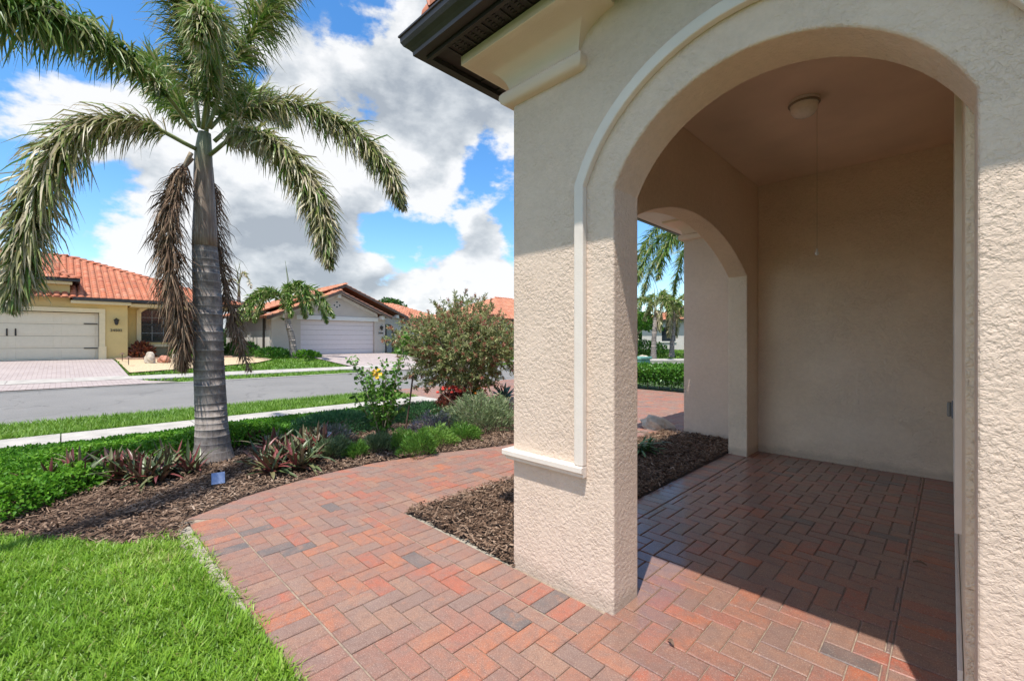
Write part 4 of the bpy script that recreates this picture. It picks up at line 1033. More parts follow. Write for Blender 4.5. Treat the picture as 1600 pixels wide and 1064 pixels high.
# rhoeo clumps with purple-backed sword leaves
def sword(L_, w, curl, n=5):
    v = []
    for i in range(n + 1):
        t = i / n; ww = w * (.55 + .8 * t - 1.33 * t ** 3) if t < 1 else .0; ww = max(ww, .0005)
        yy = L_ * t * math.cos(curl * t); zz = -L_ * t * math.sin(curl * t)
        v += [(-ww / 2, yy, zz + ww * .28), (0, yy, zz), (ww / 2, yy, zz + ww * .28)]
    f = []
    for i in range(n): a = i * 3; f += [(a, a + 1, a + 4, a + 3), (a + 1, a + 2, a + 5, a + 4)]
    return v, f
RL = []
for L_, w, c_ in ((.24, .044, .25), (.28, .040, .5), (.20, .044, .1), (.26, .038, -.15)):
    v, f = sword(L_, w, c_); RL.append(newmesh('leaf', v, f, M['rhoeo'], smoothf=True))
def clump(loc, rosettes, spread, nleaf, label, scale=1.0, lib_=None, name='rhoeo_clump', cat='plant', group='purple green sword leaf clumps', low=.25, z0=0.0):
    root = thing(name, (loc[0], loc[1], z0), label, cat, group); lib2 = lib_ or RL
    for r_ in range(rosettes):
        a = random.uniform(0, 6.28); rr = spread * math.sqrt(random.random()) if rosettes > 1 else 0; cx, cy = rr * math.cos(a), rr * math.sin(a)
        for k in range(nleaf):
            az = k * 2.4 + random.uniform(-.3, .3); el = R(random.uniform(18, 82)) if k > nleaf * low else R(random.uniform(5, 30))
            me = random.choice(lib2); o = bpy.data.objects.new('leaf', me); COL.objects.link(o); o.parent = root
            s_ = scale * random.uniform(.75, 1.15); o.scale = (s_, s_, s_)
            o.location = (cx + .02 * math.cos(az), cy + .02 * math.sin(az), .01 + .05 * random.random())
            o.rotation_euler = (el, random.uniform(-.3, .3), az - math.pi / 2)
    return root
clump((-4.98, 1.62), 26, .32, 11, 'large front clump of green and purple sword leaves right of the palm trunk', 1.02)
clump((-5.55, 1.97), 26, .34, 11, 'clump of purple green sword leaves behind the large front clump', 1.02)
clump((-5.52, .66), 26, .34, 11, 'sword leaf clump at the ground cover edge, just left of the palm trunk', 1.0)
clump((-5.80, .22), 20, .30, 12, 'sword leaf clump half sunk in ground cover, farthest left of the palm', 1.0)
clump((-6.45, 1.75), 12, .24, 12, 'dark sword leaf clump peeking out behind the right side of the palm trunk', .8)
# green plant in the shaded mulch
def glm(nt, N, L, b, out):
    o = N.new('ShaderNodeObjectInfo'); L.new(rmp(nt, o.outputs['Random'], [(0, (.05, .11, .03)), (1, (.13, .24, .08))]), b.inputs['Base Color']); b.inputs['Roughness'].default_value = .45
M['lily'] = mat('lily_leaf', glm); LL = []
for L_, w, c_ in ((.24, .035, .6), (.30, .03, .9), (.20, .04, .4)):
    v, f = sword(L_, w, c_); LL.append(newmesh('leaf', v, f, M['lily'], smoothf=True))
clump((-2.62, 4.75), 3, .12, 22, 'green strappy plant in the shaded mulch seen through the side arch', 1.0, LL, 'strappy_plant', group=None)
def agm(nt, N, L, b, out):
    o = N.new('ShaderNodeObjectInfo'); L.new(rmp(nt, o.outputs['Random'], [(0, (.06, .17, .15)), (1, (.14, .30, .26))]), b.inputs['Base Color']); b.inputs['Roughness'].default_value = .5
def brm(nt, N, L, b, out):
    o = N.new('ShaderNodeObjectInfo'); L.new(rmp(nt, o.outputs['Random'], [(0, (.50, .05, .04)), (1, (.78, .20, .12))]), b.inputs['Base Color']); b.inputs['Roughness'].default_value = .4
M['ag'] = mat('agave_teal', agm); M['br'] = mat('bromeliad_red', brm)
v, f = sword(.32, .055, .1); AG = [newmesh('leaf', v, f, M['ag'], smoothf=True)]
v, f = sword(.26, .045, .35); BR = [newmesh('leaf', v, f, M['br'], smoothf=True)]
clump((-6.35, 6.2), 1, 0, 42, 'small teal agave rosette behind the red bromeliad near the driveway', 1.05, AG, 'agave', group=None, z0=.12)
clump((-5.95, 5.72), 2, .08, 24, 'bright red bromeliad in front of the teal agave', 1.0, BR, 'bromeliad', group=None, z0=.02)

# bottlebrush
bb = thing('bottlebrush_bush', (-6.52, 5.25, 0), 'big rounded olive bottlebrush bush with rusty red blooms next to the driveway', 'bush')
BC = np.array([-6.50, 5.30, 1.14])
mb = MB()
tops = []
for k in range(16):
    a = random.uniform(0, 6.28); rr = random.uniform(.2, .95); t = (BC[0] + .8 * rr * math.cos(a), BC[1] + .8 * rr * math.sin(a), random.uniform(.9, 1.7)); tops.append(t)
stems(mb, (-6.42, 5.35, -.02), tops, .028); mb.build('branches', plain('grey_bark', (.24, .19, .15), .9, noise=.3, ns=30), bb)
nt_ = 1350
D = unit_rand(nt_); D[:, 2] = D[:, 2] * .95 + .08; r_ = .30 + .70 * rng.random(nt_) ** .55
lump = 1 + .18 * np.sin(D[:, 0] * 5 + 1) * np.cos(D[:, 1] * 4) + .12 * np.sin(D[:, 2] * 7)
TP = BC + D * (r_ * lump)[:, None] * np.array([1.0, 1.0, .80]); TP = TP[(TP[:, 2] > .5) & (TP[:, 2] < 2.0)]; nt_ = len(TP)
Pn = []; Dn = []; Tn = []; RP = []; RD = []
for i in range(nt_):
    out_ = TP[i] - BC; out_ = out_ / (np.linalg.norm(out_) + .01); d = out_ * .8 + rng.normal(0, .5, 3) + np.array([0, 0, .35]); d /= np.linalg.norm(d)
    L_ = rng.uniform(.14, .30); n_ = 30; t = rng.random(n_)[:, None]; Pn.append(TP[i] + d * t * L_); q = unit_rand(n_) * .9 + d * .75; Dn.append(q)
    Tn.append(np.clip(rng.normal(.42 + .35 * (rng.random() - .3), .18, n_), 0, 1))
    if rng.random() < .5:
        m_ = 34; t = rng.random(m_)[:, None]; s0 = TP[i] + d * L_ * .8; RP.append(s0 + d * t * .09); RD.append(unit_rand(m_) + d * .1)
Pn = np.concatenate(Pn); Dn = np.concatenate(Dn); Tn = np.concatenate(Tn); N = len(Pn); sz = rng.uniform(.05, .095, N)
stuff(inst('foliage', tv, tf, frames(Dn, unit_rand(N), sz * .26, sz), Pn, Tn, M['bush'], bb))
RP = np.concatenate(RP); RD = np.concatenate(RD); N = len(RP); sz = rng.uniform(.03, .05, N)
stuff(inst('blooms', tv, tf, frames(RD, unit_rand(N), sz * .3, sz), RP, rng.random(N), M['rust'], bb))
# hibiscus
hb = thing('hibiscus_shrub', (-5.1, 2.85, 0), 'upright leafy hibiscus with a single yellow flower', 'shrub')
hbase = Vector((-5.12, 2.88, -.02)); mb = MB(); P_, D_, T_ = [], [], []
tips = []
cr = Vector((.712, .702, 0)); cf = Vector((-.702, .712, 0))
for (u_, w_, h_) in ((-.42, .0, 1.12), (-.30, .1, .95), (-.16, -.1, 1.0), (-.05, .12, 1.10), (.06, -.1, .98), (.16, .1, 1.06), (.22, .0, .86), (.30, -.05, 1.42), (-.36, -.12, .70), (.05, .2, .8), (-.22, .22, .85), (.18, -.2, .7), (-.1, -.25, .62), (.30, .12, .62)):
    top = hbase + cr * u_ + cf * w_ + Vector((0, 0, h_)); b = hbase + cr * random.uniform(-.08, .05); C_ = spline([b, (b * .55 + top * .45) + cr * u_ * -.12, top], 10); mb.tube(C_, [.011 * (1 - .7 * i / 10) for i in range(11)], 5)
    for k in range(int(110 * h_)):
        t = random.uniform(.22, 1.0) ** .8; i = min(int(t * 10), 9); p_ = C_[i].lerp(C_[i + 1], t * 10 - i) + Vector((random.gauss(0, .035), random.gauss(0, .035), random.gauss(0, .02))); P_.append(p_); D_.append(Vector((random.gauss(0, 1), random.gauss(0, 1), random.gauss(.2, .6)))); T_.append(random.gauss(.5, .22))
mb.build('stems', M['stem'], hb)
P_ = np.array([list(q) for q in P_]); D_ = np.array([list(q) for q in D_]); N = len(P_); nn = unit_rand(N) * .7 + np.array([0, 0, .8]); sz = rng.uniform(.035, .072, N)
tv6 = [(0, 0, 0), (-.42, .3, .06), (-.4, .65, .05), (0, 1, -.06), (.4, .65, .05), (.42, .3, .06)]; tf6 = [(0, 5, 4), (0, 4, 3), (0, 3, 2), (0, 2, 1)]
stuff(inst('foliage', tv6, tf6, frames(D_, nn, sz * .8, sz), P_, np.clip(T_, 0, 1), M['herb'], hb))
fl = Vector((-5.16, 2.80, .90)); mb = MB(); ax = Vector((.60, -.62, .35)).normalized(); u1 = ax.orthogonal().normalized(); u2 = ax.cross(u1)
for k in range(5):
    a = 2 * math.pi * k / 5; r1 = u1 * math.cos(a) + u2 * math.sin(a); s1 = ax.cross(r1); v = [fl, fl + r1 * .035 + s1 * .022 + ax * .012, fl + r1 * .064 + s1 * .026 + ax * .010, fl + r1 * .072 + ax * .002, fl + r1 * .064 - s1 * .026 + ax * .014, fl + r1 * .035 - s1 * .022 + ax * .012]
    mb.add(v, [(0, 1, 2), (0, 2, 3), (0, 3, 4), (0, 4, 5)])
mb.build('flower', M['petal_y'], hb, recalc=False)
mb = MB(); mb.tube([fl, fl + ax * .055], [.006, .003], 6); mb.build('stamen', plain('stamen', (.8, .25, .05), .6), hb)
# stake
sk = MB(); sk.tube([(-5.42, 3.36, -.05), (-5.38, 3.42, .45), (-5.34, 3.45, .84)], .012, 6); tag(sk.build('garden_stake', M['stake']), 'thin rusty rod leaning upright in the bed beside the hibiscus', 'stake')

def herb(loc, r_, h_, n, ls, m, label, cat='plant', up=1.6, group=None, name='herb_plant', asp=.16, mu=.5):
    o = thing(name, (loc[0], loc[1], -.01), label, cat, group); a = rng.uniform(0, 6.28, n); q = r_ * np.sqrt(rng.random(n)); q = q * (1 + .35 * np.sin(3 * a + loc[0] * 9) * np.sin(2 * a + loc[1] * 5)); hh_ = h_ * (.55 + .75 * vnoise(loc[0] + q * np.cos(a), loc[1] + q * np.sin(a), 11)); P = np.stack([loc[0] + q * np.cos(a), loc[1] + q * np.sin(a), hh_ * (1 - .45 * (q / r_) ** 2) * rng.random(n) ** .6], 1)
    d = np.stack([np.cos(a) * q / r_, np.sin(a) * q / r_, np.full(n, up * .5)], 1) + unit_rand(n) * .6; sz = ls * rng.uniform(.6, 1.3, n)
    stuff(inst('foliage', tv, tf, frames(d, unit_rand(n), sz * asp, sz), P, np.clip(rng.normal(mu, .2, n), 0, 1), m, o)); return o
gh = 'small herb plants along the walkway edge'
herb((-5.02, 2.18), .17, .20, 1500, .07, M['silver'], 'small grey green tufted herb, the one nearest the palm', group=gh, mu=.35)
herb((-4.80, 2.36), .11, .19, 1000, .055, M['herb'], 'tiny bright green fern-like herb beside the grey tufted one', group=gh)
herb((-4.92, 2.68), .20, .20, 1700, .06, M['silver'], 'dull green low herb mound in front of the hibiscus stems', group=gh, mu=.3)
herb((-4.70, 2.92), .16, .26, 1500, .055, M['herb'], 'bright herb rising between the hibiscus and the walkway', group=gh, mu=.6)
herb((-4.36, 2.90), .19, .27, 2200, .05, M['herb'], 'feathery bright green plant closest to the brick walkway', group=gh, mu=.4)
herb((-4.62, 3.30), .24, .24, 2600, .05, M['herb'], 'yellow green herb patch right of the feathery plant', group=gh, mu=.8)
herb((-4.65, 3.80), .24, .20, 2400, .055, M['herb'], 'flat green herb patch next to the silvery bush', group=gh, mu=.55)
herb((-5.75, 2.45), .24, .24, 900, .06, M['lav'], 'lavender with purple flower spikes behind the small solar light', 'lavender', group='lavender plants', name='lavender')
herb((-5.3, 3.75), .26, .26, 1100, .07, M['lav'], 'pale lavender with silvery spikes in front of the junipers', 'lavender', group='lavender plants', name='lavender', mu=.8)
sb = herb((-5.05, 4.45), .52, .52, 7500, .06, M['silver'], 'wide silvery green twiggy bush in front of the bottlebrush', 'bush', name='silvery_bush', mu=.6, asp=.22)
mb = MB(); stems(mb, (-5.05, 4.45, 0), [(-5.05 + random.uniform(-.5, .4), 4.45 + random.uniform(-.6, .3), random.uniform(.35, .62)) for _ in range(22)], .006); mb.build('stems', M['stem'], sb)
shrub('juniper', (-6.55, 2.95), (.7, .8, .25), 9000, .05, M['juniper'], 'dark green spreading juniper behind the small solar light', 'shrub', 'spreading junipers', shell=.5, asp=.22)
shrub('juniper', (-6.35, 4.25), (.55, .6, .27), 7000, .05, M['juniper'], 'dark green juniper between the hibiscus and the bottlebrush', 'shrub', 'spreading junipers', shell=.5, asp=.22)
KA = shrub('kalanchoe', (-6.1, 4.8), (.42, .42, .42), 2600, .06, M['croton'], 'dark leaved plant with red flowers under the bottlebrush', 'plant', mu=.2)
mb = MB()
for k in range(26): p_ = (-6.1 + random.uniform(-.2, .22), 4.72 + random.uniform(-.2, .2), .47 + random.uniform(-.05, .05)); mb.lathe([(.008, -.013), (.032, 0), (.024, .02), (.006, .028)], p_, 6); mb.build('flower', M['petal_r'], KA); mb = MB()
ko = shrub('orange_lantana', (-6.1, 5.2), (.34, .34, .46), 1600, .05, M['shrub'], 'small green plant topped with orange flowers beneath the bottlebrush', 'plant', mu=.3)
mb = MB()
for k in range(26): p_ = (-6.1 + random.uniform(-.22, .22), 5.3 + random.uniform(-.2, .2), .42 + random.uniform(-.05, .06)); mb.lathe([(.008, -.013), (.034, 0), (.025, .02), (.006, .028)], p_, 6); mb.build('flower', M['petal_o'], ko); mb = MB()
def rock(loc, r_, m, label, z=0, sq=(1, 1, .7), group=None):
    bm = bmesh.new(); bmesh.ops.create_icosphere(bm, subdivisions=3, radius=1)
    s0 = random.uniform(0, 50)
    for v in bm.verts:
        n_ = v.co.normalized(); k = 1 + .22 * math.sin(n_.x * 3.1 + s0) * math.cos(n_.y * 2.7 + s0) + .12 * math.sin(n_.z * 6 + n_.x * 5 + s0) + random.uniform(-.03, .03); v.co = Vector((n_.x * r_ * sq[0] * k, n_.y * r_ * sq[1] * k, max(n_.z, -.35) * r_ * sq[2] * k))
    me = bpy.data.meshes.new('rock'); bm.to_mesh(me); bm.free(); me.materials.append(m); o = link('rock', me); o.location = (loc[0], loc[1], g1(*loc) + z + r_ * sq[2] * .25); return tag(o, label, 'rock', group)
rock((-6.95, 6.05), .17, M['rock'], 'pale rock left of the agave under the bottlebrush', group='garden rocks')
rock((-6.55, 6.75), .15, M['rock'], 'pale rock right of the agave against the pillar edge', group='garden rocks')
rock((-3.16, 6.3), .2, M['rock'], 'rough tan rock at the mulch corner by the garage wall', sq=(1.3, .8, .75))
# solar lights
def solar(loc, az, h_, label):
    o = thing('solar_light', (loc[0], loc[1], 0), label, 'garden light', 'solar garden lights'); d = Vector((math.cos(az), math.sin(az), 0)); s_ = Vector((-d.y, d.x, 0)); c = Vector((loc[0], loc[1], h_)); up = (Vector((0, 0, 1)) * .75 - d * .65).normalized(); nn = s_.cross(up)
    def slab(w, l, t0, t1, m, nm):
        mb = MB(); v = [c + s_ * a * w + up * b * l + nn * t for t in (t0, t1) for a, b in ((-1, -1), (1, -1), (1, 1), (-1, 1))]
        mb.add(v, [(0, 3, 2, 1), (4, 5, 6, 7), (0, 1, 5, 4), (1, 2, 6, 5), (2, 3, 7, 6), (3, 0, 4, 7)]); return mb.build(nm, m, o, bevel=.002)
    sg = 1 if nn.dot(d) > 0 else -1
    slab(.055, .06, -.012 * sg, .0, M['black'], 'housing'); slab(.051, .056, .001 * sg, .004 * sg, M['panel'], 'solar_panel')
    mb = MB(); 
    mb.tube([c - nn * .012 * sg, (c.x, c.y, .0)], .008, 6); mb.build('spike', M['black'], o)
    mb = MB(); e_ = c - d * .05 - Vector((0, 0, .02)); mb.tube([e_, e_ - d * .05 + Vector((0, 0, .01))], [.02, .026], 10); mb.build('lamp_head', M['black'], o)
solar((-4.72, 1.0), math.atan2(-.2, 1), .075, 'small blue grey solar light in the mulch in front of the palm')
solar((-5.60, 2.35), math.atan2(-.9, .5), .12, 'small solar light beside the lavender farther along the bed')
# hedge and utility box beyond the driveway
hg = thing('hedge', (-6.6, 11.9, 0), 'dense green clipped hedge across the driveway seen through the side arch', 'hedge')
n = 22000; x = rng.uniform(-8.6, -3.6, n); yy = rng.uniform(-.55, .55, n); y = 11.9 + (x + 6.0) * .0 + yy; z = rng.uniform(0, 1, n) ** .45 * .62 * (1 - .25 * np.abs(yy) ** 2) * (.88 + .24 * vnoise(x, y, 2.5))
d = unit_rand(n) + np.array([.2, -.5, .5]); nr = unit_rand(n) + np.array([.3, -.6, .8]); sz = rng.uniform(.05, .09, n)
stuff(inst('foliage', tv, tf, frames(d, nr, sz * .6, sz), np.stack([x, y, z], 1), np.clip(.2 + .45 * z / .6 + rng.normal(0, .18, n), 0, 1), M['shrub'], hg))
mb = MB(); 
for k in range(14): xx = -8.4 + k * .36; mb.tube([(xx, 11.9, -.05), (xx + .05, 11.88, .4)], [.02, .008], 5)
mb.build('stem', M['stem'], hg)
ub = thing('utility_box', (-8.3, 15.0, -.05), 'pale green utility box standing behind the hedge', 'utility box')
mb = MB(); mb.box(-8.75, -7.95, 14.7, 15.4, -.05, .62); mb.build('cabinet', M['greenbox'], ub, bevel=.03)
mb = MB(); mb.box(-8.80, -7.90, 14.65, 15.45, .625, .72); mb.build('lid', M['greenbox'], ub, bevel=.02)

# ================================================================= HOUSES ACROSS
def house_text(txt, loc, size, parent, rot=(R(90), 0, R(90)), m=None):
    cu = bpy.data.curves.new('house_number', 'FONT'); cu.body = txt; cu.size = size; cu.extrude = .01; cu.align_x = 'CENTER'
    t = bpy.data.objects.new('tmp', cu); COL.objects.link(t); dg = bpy.context.evaluated_depsgraph_get(); me = bpy.data.meshes.new_from_object(t.evaluated_get(dg)); bpy.data.objects.remove(t)
    me.materials.clear(); me.materials.append(m or M['black']); o = bpy.data.objects.new('house_number', me); COL.objects.link(o); o.parent = parent; o.matrix_parent_inverse = parent_inv(parent); o.location = loc; o.rotation_euler = rot; return o
def wall_lamp(loc, parent):
    x, y, z = loc; mb = MB(); mb.box(x, x + .03, y - .05, y + .05, z - .1, z + .1); mb.tube([(x + .03, y, z + .05), (x + .12, y, z + .12), (x + .16, y, z + .1)], .012, 5); mb.lathe([(.02, .10), (.11, .03), (.085, .0), (.06, -.16), (.03, -.20)], (x + .16, y, z), 8); return mb.build('wall_lamp', M['black'], parent)
GZ = .45
# ---- yellow house
Y1 = thing('yellow_house', (-30, 0, GZ), 'yellow stucco house with orange tile hip roof and cream garage door', 'house', 'houses across the road')
mb = MB(); mb.box(-40, -29.2, -14, 6.2, 0, GZ + 2.62); mb.build('main_wall', M['yellow'], Y1)
mb = MB(); mb.box(-29.199, -27.5, -8, -4.2, 0, GZ + 2.6); mb.box(-29.199, -27.5, 1.42, 2.2, 0, GZ + 2.6); mb.box(-29.199, -27.5, -4.2, 1.42, GZ + 2.14, GZ + 2.6); mb.box(-28.6, -27.502, -8, .28, GZ + 2.602, GZ + 3.42); mb.build('garage_wall', M['yellow'], Y1)
# window wall, recessed, with a segmental arch opening
wy0, wy1 = 2.2, 6.2; o0, o1 = 2.78, 5.5
ar = arc((o0 + o1) / 2, 2.05, GZ + .72, o0, o1, 14)
mb = MB(); prism(mb, [(wy0 + .002, 0), (wy0 + .002, GZ + 2.6), (wy1, GZ + 2.6), (wy1, 0), (o1, 0), (o1, GZ + .78), (o0, GZ + .78), (o0, 0)] if False else [(wy0 + .002, GZ + .78), (wy0 + .002, GZ + 2.6), (wy1, GZ + 2.6), (wy1, GZ + .78), (o1, GZ + .78)] + ar[::-1] + [(o0, GZ + .78)], 'x', -28.85, -28.5); mb.box(-28.85, -28.5, wy0 + .002, wy1, 0, GZ + .778); mb.build('window_wall', M['yellow'], Y1)
mb = MB(); a2 = arc((o0 + o1) / 2, 2.23, GZ + .72, o0 - .17, o1 + .17, 14); prism(mb, [(o0 - .17, GZ + .62)] + a2 + [(o1 + .17, GZ + .62), (o1, GZ + .62)] + ar[::-1] + [(o0, GZ + .62)], 'x', -28.502, -28.42); mb.box(-28.502, -28.36, o0 - .3, o1 + .3, GZ + .55, GZ + .68); mb.build('arch_surround', M['cream'], Y1)
mb = MB(); mb.box(-28.497, -28.47, wy0 + .01, wy1, GZ, GZ + .548); mb.build('lower_wall', plain('olive_tan', (.36, .29, .17), .9, noise=.05), Y1)
w = MB(); w.box(-28.76, -28.74, o0, o1, GZ + .78, GZ + 2.45); wo = w.build('window', M['glass'], Y1)
mb = MB(); q = (o1 - o0)
for t in (0, .5, 1): mb.box(-28.74, -28.68, o0 + q * t - .04 - .04 * (t == .5), o0 + q * t + .04 + .04 * (t == .5), GZ + .78, GZ + 2.45)
mb.box(-28.74, -28.685, o0, o1, GZ + 1.62, GZ + 1.70); mb.box(-28.74, -28.685, o0, o1, GZ + .78, GZ + .86); mb.build('window_frame', M['black'], wo)
mb = MB()
for t in (.167, .333, .667, .833): mb.box(-28.738, -28.72, o0 + q * t - .012, o0 + q * t + .012, GZ + .86, GZ + 2.4)
for z in (1.24, 2.02): mb.box(-28.7385, -28.722, o0, o1, GZ + z - .012, GZ + z + .012)
mb.build('window_bars', plain('grey_bars', (.25, .27, .29), .5), wo)
def garage_door(parent, x, y0, y1, z0, h, m, nsec, handles=False, stamp=False):
    d = bpy.data.objects.new('garage_door', None); COL.objects.link(d); d.location = (x, (y0 + y1) / 2, z0); d.parent = parent; d.matrix_parent_inverse = parent_inv(parent)
    for k in range(nsec):
        a = z0 + h * k / nsec + .005; b = z0 + h * (k + 1) / nsec - .005; mb = MB(); mb.box(x, x + .05, y0 + .01, y1 - .01, a, b)
        if stamp:
            for j in range(4):
                ya = y0 + (y1 - y0) * j / 4 + .12; yb = y0 + (y1 - y0) * (j + 1) / 4 - .12; mb.box(x + .049, x + .062, ya, yb, a + .07, b - .07)
        mb.build('door_panel', m, d, bevel=.008)
    mb = MB(); mb.box(x - .02, x - .005, y0, y1, z0, z0 + h); mb.build('door_backing', M['stem'], d)
    if handles:
        yc = (y0 + y1) / 2
        for yy in (yc - .12, yc + .12): mb = MB(); mb.tube([(x + .06, yy, z0 + 1.05), (x + .10, yy, z0 + 1.1), (x + .10, yy, z0 + 1.28), (x + .06, yy, z0 + 1.33)], .025, 6); mb.build('handle', M['black'], d)
        for zz in (.5, 1.6):
            for yy, e in ((y0, 1), (y1, -1)): mb = MB(); mb.box(x + .065, x + .08, min(yy + e * .05, yy + e * .5), max(yy + e * .05, yy + e * .5), z0 + zz - .02, z0 + zz + .02); mb.build('hinge', M['black'], d)
garage_door(Y1, -27.72, -4.1, 1.22, GZ + .02, 2.08, M['gdoor1'], 4, True, True)
mb = MB(); mb.box(-27.6, -27.44, 1.22, 1.42, GZ, GZ + 2.12); mb.box(-27.6, -27.44, -4.3, -4.1, GZ, GZ + 2.12); mb.box(-27.6, -27.42, -4.3, 1.42, GZ + 2.122, GZ + 2.3); mb.box(-27.6, -27.40, 1.2, 1.46, GZ, GZ + .6); mb.build('door_surround', M['cream'], Y1)
mb = MB(); mb.box(-27.6, -27.12, .3, 2.3, GZ + 2.5, GZ + 2.62); mb.box(-28.6, -27.3, 2.302, 6.5, GZ + 2.46, GZ + 2.6); mb.box(-27.5, -27.25, -8, .35, GZ + 3.30, GZ + 3.42); mb.build('cornice', M['cream'], Y1)
mb = MB(); mb.box(-27.12, -26.98, .36, 6.75, GZ + 2.63, GZ + 2.76); mb.box(-27.18, -27.05, -8.3, .48, GZ + 3.43, GZ + 3.56); mb.box(-28.6, -27.05, .48, .6, GZ + 3.43, GZ + 3.56); mb.box(-40, -27.0, 6.75, 6.88, GZ + 2.63, GZ + 2.76); mb.build('gutter', M['bronze'], Y1)
wall_lamp((-27.5, 1.80, GZ + 1.78), Y1); house_text('24502', (-27.485, 1.80, GZ + 1.28), .17, Y1)
ez = GZ + 2.74; X0, X1, Ya, Yb = -40.2, -27.0, -16, 6.85; hw = (X1 - X0) / 2; rp = .395; rx = (X0 + X1) / 2; rzz = ez + hw * rp
f1 = [[(X1, Ya, ez), (X1, Yb, ez), (rx, Yb - hw, rzz), (rx, Ya + hw, rzz)], [(X1, Yb, ez), (X0, Yb, ez), (rx, Yb - hw, rzz)], [(X0, Yb, ez), (X0, Ya, ez), (rx, Ya + hw, rzz), (rx, Yb - hw, rzz)]]
ez2 = GZ + 3.54; xa, xb, yb = -33.0, -27.05, .55; h2 = (xb - xa) / 2
f2 = [[(xb, -12, ez2), (xb, yb, ez2), ((xa + xb) / 2, yb - h2, ez2 + h2 * rp), ((xa + xb) / 2, -9, ez2 + h2 * rp)], [(xb, yb, ez2), (xa, yb, ez2), ((xa + xb) / 2, yb - h2, ez2 + h2 * rp)]]
deck('roof_deck', f1 + f2, Y1, plain('roof_underlay', (.40, .15, .08), .9)); tiled_roof('x', f1 + f2, Y1)
caps([((X1, Yb, ez + .02), (rx, Yb - hw, rzz + .03)), ((rx, Yb - hw, rzz + .02), (rx, Ya + hw, rzz + .02)), ((xb, yb, ez2 + .02), ((xa + xb) / 2, yb - h2, ez2 + h2 * rp + .02)), ((X0, Yb, ez), (rx, Yb - hw, rzz))], Y1, M['tile'])
# planting at the yellow house
mb = MB(); mb.box(-27.35, -27.2, 1.7, 6.4, GZ - .1, GZ + .06); tag(mb.build('planter_edging', plain('terracotta_edge', (.5, .33, .24), .9, noise=.2)), 'low tan edging in front of the yellow house window', 'edging')
shrub('croton', (-27.7, 2.75), (.42, .42, .75), 500, .22, M['croton'], 'red brown croton left of the window of the yellow house', 'shrub', 'crotons at the yellow house', asp=.4)
shrub('croton', (-27.9, 4.85), (.5, .5, .85), 600, .22, M['croton'], 'orange brown croton right of the window of the yellow house', 'shrub', 'crotons at the yellow house', asp=.4, mu=.75)
shrub('green_shrub', (-27.2, 4.3), (.55, .55, .55), 600, .2, M['herb'], 'yellow green arching shrub between the two crotons', 'shrub', asp=.25)
rock((-25.0, 2.75), .28, M['rock'], 'tall pale standing stone in the tan gravel bed', sq=(.6, .6, 1.3))
rock((-25.0, 3.25), .26, M['redrock'], 'reddish flat stone between the two pale stones', sq=(.8, .8, .85))
rock((-25.0, 3.75), .30, M['rock'], 'broad grey stone, rightmost of the three in the gravel', sq=(.8, .7, .95))
for (lx, ly, lab) in ((-24.0, 1.95, 'short path light nearest the cream garage driveway'), (-26.0, 1.9, 'path light close to the wall of the yellow house')):
    mb = MB(); z = g1(lx, ly); mb.tube([(lx, ly, z), (lx, ly, z + .3)], .015, 6); mb.lathe([(.10, .30), (.02, .36)], (lx, ly, z), 8); tag(mb.build('path_light', M['stake']), lab, 'path light', 'path lights in the gravel')
# ---- greige gabled house
Y2 = thing('greige_house', (-31, 12, GZ), 'greige stucco house with front gable, orange tile roof and wide garage door', 'house', 'houses across the road')
yc, zr = 12.2, GZ + 3.95; pr = .425
def zg(y): return zr - pr * abs(y - yc) - .12
mb = MB(); prism(mb, [(8.4, 0), (8.4, zg(8.4)), (yc, zg(yc)), (14.95, zg(14.95)), (14.95, 0), (14.76, 0), (14.76, GZ + 2.12), (10.0, GZ + 2.12), (10.0, 0)], 'x', -27.8, -27.5); mb.build('gable_wall', M['greige'], Y2)
mb = MB(); mb.box(-37.2, -27.802, 8.4, 14.9, 0, GZ + 2.5); mb.build('side_wall', M['greige'], Y2)
mb = MB(); mb.box(-37.0, -27.6, 8.34, 8.397, GZ - .1, GZ + 1.45); mb.build('side_wall_lower_band', M['greige_low'], Y2)
mb = MB(); mb.box(-33.2, -33.1, 8.28, 8.335, GZ, GZ + 2.5); mb.build('downspout', M['greige_low'], Y2)
mb = MB(); mb.box(-28.55, -28.42, 8.24, 8.335, GZ, GZ + 2.5); mb.build('downspout', M['bronze'], Y2)
mb = MB(); mb.box(-35.6, -34.8, 8.30, 8.335, GZ + 1.0, GZ + 2.1); mb.build('window', M['glass'], Y2)
garage_door(Y2, -27.7, 10.0, 14.76, GZ + .02, 2.1, M['gdoor2'], 7)
mb = MB(); mb.box(-27.6, -27.42, 9.75, 15.0, GZ + 2.122, GZ + 2.38); mb.build('door_lintel', M['offwhite'], Y2, bevel=.02)
wall_lamp((-27.5, 14.86 - .0 + .0, GZ + 1.78), Y2) if False else None
